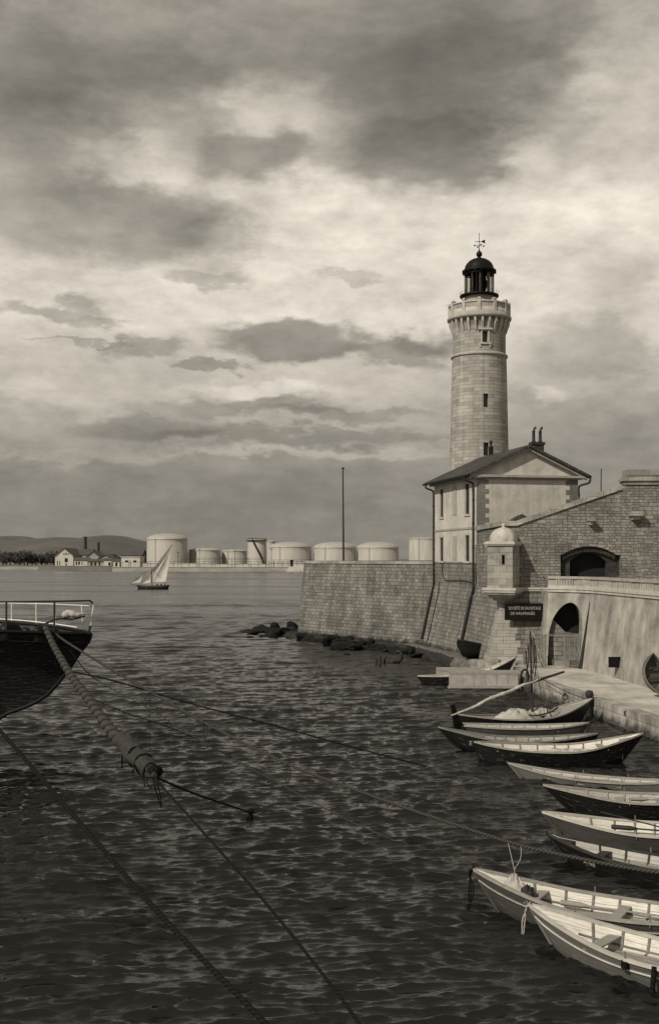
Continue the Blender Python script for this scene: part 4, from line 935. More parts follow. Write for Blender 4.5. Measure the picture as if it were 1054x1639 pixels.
    c2 = at(785, 720, 93.5); mb = MB(); mb.lathe([(.2, -2.0), (.2, .2), (.25, .25), (.12, .3), (.11, .6), (.16, .64), (.04, .8)], 10, (c2.x, 93.5, c2.z)); wpart(mb, 'vent_pipe', 'iron', t)
keeper_house()

# ------------------------------------------------------------------ lighthouse
def lighthouse():
    cx, cy = 13.3, 100.0; zy = lambda y: 8+(893-y)*(.05417 if 475 < y < 570 else .0548 if y > 420 and y < 480 else .0554)
    t = thing('lighthouse', 'tall round ashlar lighthouse tower with balustraded gallery and black domed lantern', 'lighthouse', (cx, cy, 7.0)); z0 = 7.0
    rz = lambda z: 2.80-(z-7)*.0215
    aw = R(-84.4)
    def P(u, z): a = u/2.5; r = rz(z); return V(r*math.cos(a), r*math.sin(a), z-z0)
    hol = []
    for y0, y1, w in ((629*.976+893*.024, 651*.976+893*.024, .22), (708*.976+893*.024, 729*.976+893*.024, .22)): hol.append((2.5*aw-w, 2.5*aw+w, zy(y1), zy(y0)))
    mb = MB(); dv = V(-.02, .55, 0)
    panel(mb, P, -2.5*PI, 2.5*PI, 7, zy(566), hol, dv, du=.2); mb.build('shaft', 'tower', t)
    def P2(u, z): a = u/2.5; r = 2.33; return V(r*math.cos(a), r*math.sin(a), z-z0)
    h2 = [(2.5*aw-.30, 2.5*aw+.22, zy(547), zy(529))]
    mb = MB(); panel(mb, P2, -2.5*PI, 2.5*PI, zy(562), zy(524), h2, dv, du=.2); mb.build('upper_shaft', 'tower', t)
    for h in hol+h2:
        mb = MB(); f = P2 if h in h2 else P; d = V(-.01, .4, 0); q = [f(h[0]-.1, h[2]-.1)+d, f(h[1]+.1, h[2]-.1)+d, f(h[1]+.1, h[3]+.1)+d, f(h[0]-.1, h[3]+.1)+d]; mb.add(q, [(0, 1, 2, 3)]); w = mb.build('window', 'glass', t)
        if h in h2:
            mb = MB(); o = V(0.03, -.1, 0)
            for (a, b, c, d_, pr) in ((h[0]-.42, h[1]+.42, h[3]+.12, h[3]+.28, .22), (h[0]-.12, h[0], h[2], h[3]+.12, .06), (h[1], h[1]+.2, h[2], h[3]+.12, .06), (h[0]-.3, h[1]+.32, h[2]-.16, h[2], .16), (h[0]-.3, h[0]-.12, h[2]-.42, h[2]-.16, .1), (h[1]+.14, h[1]+.32, h[2]-.42, h[2]-.16, .1)):
                A, B = f(a, c), f(b, c); n = V(math.cos(aw), math.sin(aw), 0); A2, B2 = A+n*pr, B+n*pr; u_ = V(0, 0, d_-c)
                mb.add([A2, B2, B2+u_, A2+u_, A, B, B+u_, A+u_], [(0, 1, 2, 3), (0, 4, 5, 1), (3, 2, 6, 7), (0, 3, 7, 4), (1, 5, 6, 2)])
            mb.build('window_surround', 'trim_lt', w)
    mb = MB(); a = zy(566)-z0; b = zy(562)-z0; mb.lathe([(rz(26.2), a-.02), (2.5, a+.02), (2.53, (a+b)/2), (2.48, b), (2.33, b+.1)], 72); mb.build('string_course', 'trim', t)
    zc0, zc1 = zy(524)-z0, zy(506)-z0
    mb = MB(); mb.lathe([(2.33, zc0-.03), (2.37, zc0+.2), (2.42, zc1+.02), (2.65, zc1+.03)], 72); mb.build('corbel_ring', 'tower', t)
    mb = MB()
    for i in range(26):
        a = 2*PI*i/26+.1; m = Matrix.Rotation(a, 4, 'Z'); prof = [(2.3, zc0-.28), (2.42, zc0-.1), (2.55, zc0+.3), (2.68, zc0+.62), (2.70, zc1), (2.3, zc1)]
        p = [m @ V(x, s*.085, z) for s in (-1, 1) for x, z in prof]; n = 6
        mb.add(p, [tuple(range(6)), tuple(range(6, 12))[::-1]]+[(i_, (i_+1) % 6, 6+(i_+1) % 6, 6+i_) for i_ in range(6)])
    mb.build('corbel', 'trim_lt', t)
    zg = zy(497)-z0
    mb = MB(); mb.lathe([(2.3, zc1), (2.76, zc1+.01), (2.84, zc1+.14), (2.84, zc1+.28), (2.76, zc1+.34), (2.76, zg), (0.3, zg)], 72); mb.build('gallery_slab', 'trim', t)
    # gallery balustrade, twelve bays
    zr = zy(480)-z0
    mb = MB(); mb.lathe([(2.68, zg), (2.68, zg+.36), (2.48, zg+.36), (2.48, zg)], 72); mb.lathe([(2.68, zr-.14), (2.72, zr-.12), (2.72, zr), (2.44, zr), (2.44, zr-.14), (2.68, zr-.14)], 72); bl = mb.build('balustrade', 'trim_lt', t)
    nb = 0
    for i in range(12):
        a = 2*PI*i/12+R(-97.6); m = Matrix.Rotation(a, 4, 'Z')
        mb = MB(); mb.box((2.42, -.14, zg+.001), (2.75, .14, zr+.10), 0, m); mb.box((2.39, -.17, zr+.10), (2.78, .17, zr+.17), 0, m); mb.box((2.45, -.11, zr+.17), (2.72, .11, zr+.26), 0, m); mb.build('post', 'trim_lt', bl)
        mb = MB()
        for k in range(1, 8):
            if k in (0, 8): continue
            m2 = Matrix.Rotation(a+2*PI/12*k/8, 4, 'Z'); mb.box((2.52, -.045, zg+.36), (2.64, .045, zr-.14), 0, m2)
        mb.build('baluster_row', 'trim_lt', bl)
    # lantern
    zd0 = zy(470)-z0; zl0 = zy(466)-z0; zl1 = zy(431)-z0
    mb = MB(); mb.lathe([(1.38, zg-.05), (1.34, zg+.1), (1.34, zd0)], 40); mb.build('lantern_base', 'trim', t)
    mb = MB(); mb.lathe([(1.3, zd0-.03), (1.7, zd0), (1.74, zd0+.09), (1.7, zd0+.16), (1.3, zl0+.0)], 48)
    for i in range(20):
        a = 2*PI*i/20; mb.tube([V(1.68*math.cos(a), 1.68*math.sin(a), zd0), V(1.68*math.cos(a), 1.68*math.sin(a), zd0+.5)], .015, 4)
    mb.build('walkway', 'black', t)
    lt = MB()
    for i in range(16):
        a = 2*PI*i/16+.08; lt.box((1.27, -.022, zl0), (1.33, .022, zl1), 0, Matrix.Rotation(a, 4, 'Z'))
    for z in (zl0, zl1-.12): lt.lathe([(1.22, z-.03), (1.335, z-.03), (1.335, z+.04), (1.22, z+.04)], 48)
    ln = lt.build('lantern_frame', 'black', t)
    g, gt, gb = new_mat('lantern_glass'); gb.inputs['Base Color'].default_value = (.5, .48, .42, 1); gb.inputs['Roughness'].default_value = .05; gb.inputs['Transmission Weight'].default_value = 1.0; gb.inputs['IOR'].default_value = 1.02
    mb = MB(); mb.lathe([(1.26, zl0), (1.26, zl1)], 16, smooth=False); mb.build('glazing', g, ln)
    mb = MB()
    for a0, a1 in ((-138, -128), (-98, -90), (-60, -40)):
        mb.lathe([(1.1, zl0+.05), (1.1, zl1-.05)], 8, a0=R(a0), a1=R(a1), rfun=lambda a, z: 1+.02*math.sin(a*60))
    mb.build('sky_light_strips', 'sail', ln)  # pale strips standing for sky light seen through the glazing
    mb = MB(); mb.lathe([(.2, zl0-.3), (.25, zl0+.2), (.55, zl0+.3), (.75, (zl0+zl1)/2), (.55, zl1-.3), (.2, zl1-.1)], 16); mb.build('lens', 'dark', ln)
    mb = MB(); hd = zy(412)-z0-zl1-.25
    mb.lathe([(1.25, zl1-.02), (1.4, zl1), (1.5, zl1+.1), (1.5, zl1+.22), (1.36, zl1+.28)]+[(1.3*math.cos(R(a)), zl1+.28+hd*math.sin(R(a))) for a in (5, 18, 32, 46, 60, 74, 84)], 40, rfun=lambda a, z: 1+.012*abs(math.cos(a*8)))
    for i in range(16):
        a = 2*PI*i/16; mb.box((1.40, -.04, zl1-.05), (1.51, .04, zl1+.1), 0, Matrix.Rotation(a, 4, 'Z'))
    dm = mb.build('dome', 'black', t)
    zt = zy(413)-z0
    mb = MB(); mb.lathe([(.22, zt-.12), (.17, zt+.05), (.15, zt+.2), (.24, zt+.28), (.27, zt+.42), (.24, zt+.58), (.12, zt+.68), (.05, zt+.8), (.03, zt+1.0)], 18); mb.build('finial_ball', 'black', dm)
    mb = MB(); zs = zt+.8; mb.tube([V(0, 0, zs), V(0, 0, zy(371)-z0)], .025, 6)
    for a in (0.2, 0.2+PI/2): 
        d = V(math.cos(a), math.sin(a), 0)
        mb.tube([d*-.42+V(0, 0, zs+.38), d*.42+V(0, 0, zs+.38)], .018, 5)
        for s in (-1, 1): mb.lathe([(.01, -.09), (.065, -.03), (.065, .04), (.01, .09)], 6, tuple(d*.42*s+V(0, 0, zs+.38)))
    mb.box((-.4, -.015, zs+.73), (.45, .015, zs+.77)); mb.add([V(.12, -.015, zs+.75), V(.55, -.015, zs+.95), V(.5, -.015, zs+.75), V(.55, -.015, zs+.58)], [(0, 1, 2, 3)]); mb.add([V(.12, .015, zs+.75), V(.55, .015, zs+.95), V(.5, .015, zs+.75), V(.55, .015, zs+.58)], [(0, 3, 2, 1)])
    mb.lathe([(.01, -.08), (.09, 0), (.01, .08)], 8, (0, 0, zs+.75)); mb.build('wind_vane', 'black', dm)
lighthouse()

# ------------------------------------------------------------------ fort wall
def fort():
    t = wthing('fort_wall', 'rough stone fort wall with sloping coping, low arched embrasure and sentry box', 'fort wall', (C_.x, C_.y, .9))
    dR = V(.9982, -.06, 0).normalized(); nR = V(-.06, -.998, 0)
    A = lambda u, z: C_+dR*u+V(0, 0, z)
    top = lambda u: (10.23 if u < 1.15 else 10.23+.28*(u-1.15)*1.03+.07) if u < 8.2 else 13.3
    def topz(u):
        if u < .9: return 10.2
        if u < 8.15: return 10.2+(u-.9)*.345
        return 13.25
    arch = lambda u: 8.2+(.6*(1-((u-5.85)/1.85)**2) if abs(u-5.85) < 1.85 else 0)
    mb = MB(); panel(mb, A, 0, 20, 5.85, topz, [(3.9, 7.95, 6.7, arch)], -nR*.5, du=.35)
    fl = lambda u, z: C_+(H_-C_)*(u/7.84)+V(0, 0, z)
    panel(mb, fl, 0, 7.8, 5.85, lambda u: 10.2-.02*u, du=2); wpart(mb, 'upper_wall', 'rubble', t)
    mb = MB(); archi = lambda u: 7.72+.62*(1-((u-5.85)/1.28)**2)
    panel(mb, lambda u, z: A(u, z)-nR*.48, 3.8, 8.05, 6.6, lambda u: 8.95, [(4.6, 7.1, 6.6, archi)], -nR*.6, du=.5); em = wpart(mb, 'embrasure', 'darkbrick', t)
    mb = MB()
    for i in range(13):   # voussoirs
        u0 = 4.05+3.6*i/13; u1 = 4.05+3.6*(i+1)/13-.03; z0 = lambda u: 8.2+.58*(1-((u-5.85)/1.85)**2)-.02
        q = [A(u0, z0(u0)-.34)-nR*.2, A(u1, z0(u1)-.34)-nR*.2, A(u1, z0(u1))-nR*.2, A(u0, z0(u0))-nR*.2]; mb.add(q+[x-nR*.27 for x in q], [(0, 1, 2, 3), (0, 4, 5, 1), (3, 2, 6, 7), (0, 3, 7, 4), (1, 5, 6, 2)])
    mb.build('voussoirs', 'darkbrick', em)
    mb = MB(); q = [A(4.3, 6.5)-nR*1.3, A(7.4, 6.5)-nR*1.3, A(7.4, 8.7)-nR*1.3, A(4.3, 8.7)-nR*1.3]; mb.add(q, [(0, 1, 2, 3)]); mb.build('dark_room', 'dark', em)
    # coping slabs
    mb = MB(); u = -.05
    def slab(u0, u1, z0, z1, th=.34, pr=.14):
        p = [A(u0, z0)+nR*pr, A(u1, z1)+nR*pr, A(u1, z1+th)+nR*(pr-.05), A(u0, z0+th)+nR*(pr-.05)]; p += [x-nR*1.4 for x in p]
        mb.add(p, [(0, 1, 2, 3), (4, 7, 6, 5), (0, 4, 5, 1), (3, 2, 6, 7), (0, 3, 7, 4), (1, 5, 6, 2)])
    us = [-.1, .9]+[.9+(8.05-.9)*i/9 for i in range(1, 10)]
    for a, b in zip(us, us[1:]): slab(a, b-.02, topz(max(a, 0))+.003, topz(b-.001)+.003)
    for a, b in ((0.2, 2.5), (2.52, 5.0), (5.02, 7.7)):
        p = [fl(a, 10.2-.02*a)+V(-.14, 0, 0), fl(b, 10.2-.02*b)+V(-.14, 0, 0)]; p = [p[0], p[1], p[1]+V(0, 0, .34), p[0]+V(0, 0, .34)]; p += [x+V(1.2, 0, 0) for x in p]; mb.add(p, [(0, 1, 2, 3), (4, 7, 6, 5), (0, 4, 5, 1), (3, 2, 6, 7), (0, 3, 7, 4), (1, 5, 6, 2)])
    wpart(mb, 'coping', 'dressed', t)
    mb = MB(); p = lambda u0, u1, z0, z1, o: mb.add([A(u0, z0)+nR*o, A(u1, z0)+nR*o, A(u1, z1)+nR*o, A(u0, z1)+nR*o, A(u0, z0)-nR*1.5, A(u1, z0)-nR*1.5, A(u1, z1)-nR*1.5, A(u0, z1)-nR*1.5], [(0, 1, 2, 3), (4, 7, 6, 5), (0, 4, 5, 1), (3, 2, 6, 7), (0, 3, 7, 4), (1, 5, 6, 2)])
    p(8.1, 20, 13.25, 13.42, .28); p(8.25, 20, 13.423, 13.6, .18); p(8.35, 20, 13.603, 13.95, .24); p(8.35, 20, 13.953, 14.02, .16)
    p(8.22, 20, 13.0, 13.247, .12)
    wpart(mb, 'turret_cornice', 'dressed', t)
    # stone spouts
    for u, z, s in ((5.9, 10.55, .8), (8.9, 10.9, 1.6)):
        mb = MB(); q = A(u, z); m = Matrix.Translation(q); mb.box((-.25*s, -.75, -.05), (.25*s, .05, .16*s), 0, m); mb.box((-.16*s, -.5, -.3), (.16*s, .05, -.052), 0, m); wpart(mb, 'stone_spout', 'dressed', t)
    # lower battered front and cordon
    mb = MB(); batter_wall(mb, [A(20, 0)[:2], A(6, 0)[:2], A(2.5, 0)[:2], C_[:2]], -.8, 5.85, 1.45, zt=5.8, rows=6); wpart(mb, 'lower_wall', 'wall', t)
    mb = MB(); 
    for z0, z1, o in ((5.72, 5.84, .14), (5.85, 5.97, .20)): band(mb, [A(3.2, 0)[:2], C_[:2], H_[:2]][:2], z0, z1, o, .1)
    wpart(mb, 'cordon', 'trim_lt', t)
    # pale ashlar quoin climbing the salient corner
    mb = MB(); path = [C_+dR*3, C_, H_]; nc = vn([C_+dR*3, C_, H_], 1); k = 0; z = .55
    fo = lambda z: 1.45*max(0, (5.8-z)/6.6)+.035
    while z < 5.0:
        z2 = min(z+.46, 5.05)-.012; w = (1.25 if k % 2 else .95)*(1.15-(z/7)); w1 = (1.0 if k % 2 else .75)*(1.15-(z/7))
        c0, c1 = C_+nc*fo(z)+V(0, 0, z), C_+nc*fo(z2)+V(0, 0, z2); a0, a1 = C_+dR*w+nR*fo(z)+V(0, 0, z), C_+dR*w+nR*fo(z2)+V(0, 0, z2)
        dH = (H_-C_).normalized(); nH = V(-dH.y, dH.x, 0); b0, b1 = C_+dH*w1+nH*fo(z)+V(0, 0, z), C_+dH*w1+nH*fo(z2)+V(0, 0, z2)
        mb.add([c0, a0, a1, c1], [(0, 1, 2, 3)]); mb.add([b0, c0, c1, b1], [(0, 1, 2, 3)]); mb.add([a0, a0-nR*.06, a1-nR*.06, a1], [(0, 1, 2, 3)]); mb.add([b0, b0-nH*.06, b1-nH*.06, b1], [(0, 1, 2, 3)])
        z += .46; k += 1
    wpart(mb, 'corner_quoin', 'quoin', t)
    # sentry box
    c = V(11.86, 76.72, 0); n1 = V(-.42, -.9075, 0); r1 = V(.9075, -.42, 0); m = basis(r1, -n1, V(0, 0, 1), c)
    h = .88
    mb = MB(); Pf = lambda u, z: m @ V(u, -h, z)
    panel(mb, Pf, -h, h, 5.98, 8.84, [(.12, .34, 7.55, 8.2)], -n1*.3, du=3)
    for u, a, b in ((h, -h, h), (-h, -h, h)): mb.quad(m @ V(u, a, 5.98), m @ V(u, b, 5.98), m @ V(u, b, 8.84), m @ V(u, a, 8.84))
    mb.box((-.2, -h+.3, 7.4), (.5, -h+.34, 8.4), 1, m); sb = wpart(mb, 'sentry_box', ['dressed', 'dark'], t)
    mb = MB()
    for (a, b, z0, z1) in ((-.72, -.1, 7.52, 7.56), (-.72, -.1, 8.16, 8.2), (-.74, -.7, 7.52, 8.2), (-.1, -.06, 7.52, 8.2)): mb.box((a, -h-.02, z0), (b, -h+.05, z1), 0, m)
    mb.build('carved_panel', 'trim', sb)
    mb = MB()
    for o, z0, z1 in ((.30, 5.80, 5.98), (.24, 5.66, 5.80)): mb.box((-h-o, -h-o, z0), (h+o, h+.2, z1-.002), 0, m)
    mb.build('base_slab', 'trim_lt', sb)
    mb = MB(); st = [(1.05, 5.66), (1.0, 5.5), (.86, 5.48), (.8, 5.3), (.64, 5.28), (.56, 5.1), (.40, 5.08), (.34, 4.9), (.2, 4.88), (.1, 4.6)]
    pts = []; 
    for s, z in st:
        cc = V(0, (1-s/1.05)*.42, 0); pts += [m @ (cc+V(x*s*1.02, y*s*1.02, z)) for x, y in ((-1, -1), (1, -1), (1, 1), (-1, 1))]
    F = [(i*4+k_, i*4+(k_+1) % 4, (i+1)*4+(k_+1) % 4, (i+1)*4+k_) for i in range(len(st)-1) for k_ in range(4)]; mb.add(pts, F); mb.add(pts[-4:], [(0, 1, 2, 3)]); mb.build('corbel', 'dressed', sb)
    mb = MB()
    for o, z0, z1 in ((.14, 8.84, 8.92), (.2, 8.922, 9.05), (.1, 9.052, 9.12)): mb.box((-h-o, -h-o, z0), (h+o, h, z1), 0, m)
    mb.build('cap_moulding', 'trim_lt', sb)
    mb = MB(); mb.lathe([(.93, 9.12), (.95, 9.3), (.88, 9.55), (.72, 9.8), (.5, 9.97), (.25, 10.06), (.12, 10.08), (.11, 10.18), (.16, 10.24), (.1, 10.33), (.01, 10.36)], 48, (c.x, c.y, 0), rfun=lambda a, z: 1-.07*abs(math.sin(a*4+.6))**3 if z < 10 else 1)
    mb.build('melon_dome', 'trim_lt', sb)
fort()
# pole behind the coping, small roof
p0, p1 = at(961, 790, 82), at(961.5, 752, 82); mb = MB(); mb.tube([V(p0.x, 82, 11), V(p1.x, 82, p1.z)], [.05, .035], 6); mb.lathe([(.05, 0), (.02, .1)], 6, (p1.x, 82, p1.z)); tag(mb.build('thin_mast', 'iron'), 'thin bare mast rising behind the sloping coping near the turret', 'mast')
def small_shed():
    a, b, pk = at(823, 833, 81), at(848, 833, 81), at(835, 823, 81)
    t = wthing('lean_to', 'small dark-roofed hut peeping over the fort coping before the keeper house gable', 'hut', (pk.x, 81, 7))
    mb = MB(); mb.box((a.x, 81, 7), (b.x, 83, a.z)); wpart(mb, 'wall', 'stucco2', t)
    mb = MB(); mb.add([V(a.x-.2, 80.8, a.z), V(b.x+.2, 80.8, b.z), V(pk.x, 80.8, pk.z), V(a.x-.2, 83, a.z), V(b.x+.2, 83, b.z), V(pk.x, 83, pk.z)], [(0, 1, 2), (3, 5, 4), (0, 3, 4, 1), (1, 4, 5, 2), (2, 5, 3, 0)]); wpart(mb, 'roof', 'roof', t)
small_shed()

# ------------------------------------------------------------------ ramp retaining wall with arch and balustrade
RW = spline([V(*p, 0) for p in [(19.8, 46), (18.35, 58), (17.72, 64), (17.3, 68.2), (16.95, 71), (16.45, 72.9), (15.6, 74.1), (14.55, 74.9)]], 6)[::-1]   # left -> right
RWd = [0]
for a, b in zip(RW, RW[1:]): RWd.append(RWd[-1]+(b-a).length)
def rwp(u):
    u = max(0, min(RWd[-1], u))
    for i in range(len(RW)-1):
        if u <= RWd[i+1]+1e-9:
            f = (u-RWd[i])/(RWd[i+1]-RWd[i]); p = RW[i].lerp(RW[i+1], f); d = (RW[i+1]-RW[i]).normalized(); 
            d2 = (RW[min(i+2, len(RW)-1)]-RW[max(i-1, 0)]).normalized(); return p, V(d2.y, -d2.x, 0)
def ramp():
    t = wthing('ramp_wall', 'streaked cement retaining wall with a dark pointed archway beside the iron gate', 'retaining wall', (15.5, 74, .9))
    def P(u, z, o=0):
        p, n = rwp(u); return p+n*(o+.62*max(0, (5.75-z)/4.85))+V(0, 0, z)
    archf = lambda u: 3.1+1.97*max(0, 1-abs((u-1.72)/1.5)**1.9)**.62
    mb = MB(); panel(mb, P, 0, RWd[-1], -.5, 5.75, [(.22, 3.22, .9, archf)], V(.35, 2.6, 0), du=.5, zbreaks=(.9, 2.5, 4.2)); p0 = P(0, .0); 
    mb.quad(P(0, -.5), P(0, 5.75), V(14.5, 77.3, 5.75), V(14.5, 77.3, -.5)); wpart(mb, 'wall', 'render', t)
    mb = MB(); mb.quad(V(14.6, 75.7, .8), V(18.0, 75.2, .8), V(18.0, 75.2, 5.4), V(14.6, 75.7, 5.4)); wpart(mb, 'arch_shade_plane', 'dark', t)  # black plane: shade in the upper arch put into its colour
    mb = MB(); mb.add([V(14.6, 75.0, .85), V(17.2, 73.9, .85), V(17.2, 73.9, 2.9), V(15.6, 74.48, 3.1), V(14.6, 75.0, 4.2)], [(0, 1, 2, 3, 4)]); wpart(mb, 'lit_wall_panel', 'flank', t)  # pale panel cut to the sunlit part; slanted top draws the shadow edge
    mb = MB(); mb.box((14.6, 72.9, .9), (16.1, 73.8, 1.35)); wpart(mb, 'door_step', 'dressed', t)
    # buttress edge: shaded gap between arch front and ramp face, drawn as dark tube
    mb = MB(); mb.tube([P(3.75, 5.2, .02), P(3.7, 3.5, .03), P(3.6, .9, .05)], [.02, .08, .15], 5); wpart(mb, 'gap_shadow', 'iron', t)
    path = [rwp(u)[0] for u in [RWd[-1]*(1-i/40) for i in range(41)]]; pp = [(p.x, p.y) for p in path]
    mb = MB(); band(mb, pp, 5.752, 5.92, .10, .5); band(mb, pp, 5.922, 6.06, .16, .5); wpart(mb, 'cordon', 'trim_lt', t)
    # terrace
    mb = MB(); mb.prism([(p.x, p.y) for p in RW]+[(30, 46), (30, 76), (14.6, 77.1)], 5.5, 5.9); wpart(mb, 'terrace', 'quaytop', t)
    b = wthing('balustrade', 'pale stone balustrade with slotted panels along the edge of the ramp terrace', 'balustrade', (15.5, 74, 6.06))
    mb = MB(); band(mb, pp, 6.062, 6.17, .06, .26); wpart(mb, 'bottom_rail', 'trim_lt', b)
    mb = MB(); band(mb, pp, 6.62, 6.78, .12, .3); wpart(mb, 'top_rail', 'trim', b)
    u = 0.0; k = 0
    while u < RWd[-1]-2:
        far = u > 3; w = .75 if far else (.42 if u > 0 else .55)
        mb = MB(); a, na = rwp(u); c, nc = rwp(u+w)
        mb.add([a+na*.01+V(0, 0, 6.17), c+nc*.01+V(0, 0, 6.17), c+nc*.01+V(0, 0, 6.62), a+na*.01+V(0, 0, 6.62), a-na*.24+V(0, 0, 6.17), c-nc*.24+V(0, 0, 6.17), c-nc*.24+V(0, 0, 6.62), a-na*.24+V(0, 0, 6.62)], [(0, 1, 2, 3), (4, 7, 6, 5), (0, 3, 7, 4), (1, 5, 6, 2)]); wpart(mb, 'pier', 'trim', b)
        L_ = 2.6 if far else 1.35; mb = MB(); n = int(L_/(.26 if far else .115))
        for i in range(n):
            q, nn = rwp(u+w+L_*(i+.5)/n); tt = V(-nn.y, nn.x, 0); mm = basis(tt, -nn, V(0, 0, 1), q+nn*.02)
            mb.box((-.062 if far else -.032, -.012 if far else -.05, 6.17), (.062 if far else .032, .012 if far else .05, 6.62), 0, mm)
        a, na = rwp(u+w); c, nc = rwp(u+w+L_); mb.quad(a-na*.16+V(0, 0, 6.17), c-nc*.16+V(0, 0, 6.17), c-nc*.16+V(0, 0, 6.30), a-na*.16+V(0, 0, 6.30))
        wpart(mb, 'baluster_panel', 'trim_lt', b); u += w+L_; k += 1
ramp()

# sign
def sign():
    a, b = at(808.5, 967, 76.1), at(867, 991.5, 76.1); cx, cz = (a.x+b.x)/2, (a.z+b.z)/2; w, h = b.x-a.x, a.z-b.z
    t = thing('rescue_sign', 'dark rectangular lifeboat society sign with pale lettering below the sentry box', 'sign', (cx, 76.1, cz)); t.rotation_euler = (0, 0, 0)
    mb = MB(); mb.box((-w/2, 0, -h/2), (w/2, .08, h/2)); mb.build('board', 'black', t)
    mb = MB(); 
    for x0, x1, z0, z1 in ((-w/2-.05, w/2+.05, h/2-.0, h/2+.05), (-w/2-.05, w/2+.05, -h/2-.05, -h/2), (-w/2-.05, -w/2, -h/2, h/2), (w/2, w/2+.05, -h/2, h/2)): mb.box((x0, -.03, z0), (x1, .1, z1))
    mb.build('frame', 'black', t)
    bs = lambda x, z: basis(V(1, 0, 0), V(0, 0, 1), V(0, -1, 0), V(x, -.006, z))
    o = text_mesh('lettering', 'SOCIÉTÉ DE SAUVETAGE', .29, 'letter', t, bs(.04, h*.24)); sx = w*.88/max(.1, o.dimensions.x); o.matrix_local = bs(.06, h*.22) @ Matrix.Diagonal((sx, 1, 1, 1))
    o = text_mesh('lettering', 'DE NAUFRAGÉS', .27, 'letter', t, bs(0, 0)); sx = w*.66/max(.1, o.dimensions.x); o.matrix_local = bs(-.08, -h*.12) @ Matrix.Diagonal((sx, 1, 1, 1))
    mb = MB()
    for x in (-w*.4, w*.4): mb.box((x-.04, .08, -.1), (x+.04, 1.6, 0)); mb.box((x-.03, .08, h*.3), (x+.03, 1.6, h*.3+.06))
    mb.build('bracket', 'iron', t)
sign()

# ------------------------------------------------------------------ quay
QE = [(26, -10), (19.6, 12), (14.15, 50.7), (12.05, 65.3), (11.95, 73.0), (9.7, 78.2), (9.0, 80.2), (6.9, 93), (6.6, 97)]
def quay():
    zt = .9; mb = MB()
    poly = QE[:6]+[(11.0, 79), (14, 80), (40, 80), (40, -10)]
    a = [V(x, y, zt) for x, y in poly]; mb.add(a, [tuple(range(len(a)))]); struct(mb, 'quay_paving', 'quaytop')
    mb = MB(); batter_wall(mb, QE[:6], -1, zt-.004, .25, rows=2); struct(mb, 'quay_wall', 'quay')
    mb = MB(); band(mb, QE[:6], zt-.3, zt+.05, .06, .55); struct(mb, 'quay_kerb', 'quay')
    # worn foot ledge of the bastion
    rng = random.Random(4); top = [V(9.7, 78.2, 0), V(9.2, 80), V(8.55, 84.0), V(7.9, 88), V(7.1, 92.5), V(5.6, 97), V(2.2, 102.2), V(-1.2, 107.5), V(-3.6, 111), V(-4.6, 113.6), V(-3.6, 117)]
    top = spline([Vector((p[0], p[1], 0)) for p in top], 8); inn = spline([V(*p, 0) for p in [(11.7, 77.5), (11.4, 80), (11.0, 84), (10.2, 88), (9.3, 92.5), (8.2, 97), (4.4, 102.2), (.6, 107.5), (-1.2, 111), (-1.7, 113.6), (-.5, 117)]], 8)
    pts = []; rows = 6
    for j in range(rows+1):
        for i, (a, b) in enumerate(zip(top, inn)):
            f = j/rows; fr = min(1, i/len(top)*1.6); hz = .78-.35*fr; p = a.lerp(b, max(0, (f-.25)/.75)); z = hz*(min(1, f/.3))**.7-.55*(1-min(1, f/.3))+(.12*f)
            d = rng.uniform(-1, 1); p = p+V(d*.12, d*.1, 0)*(1 if i > 8 else .2); pts.append(V(p.x, p.y, z+rng.uniform(-.07, .07)*(.3+fr)))
    n = len(top); mb = MB()
    for j in range(rows):
        for i in range(n-1): mb.add([pts[j*n+i], pts[j*n+i+1], pts[(j+1)*n+i+1], pts[(j+1)*n+i]], [(0, 1, 2, 3)], 1 if (j < 2 and i > 12) or (i > 40 and j < 5) else 0, True)
    o = mb.build('shore_ledge', ['shore', 'weed'], weld=True); tag(o, kind='structure')
quay()

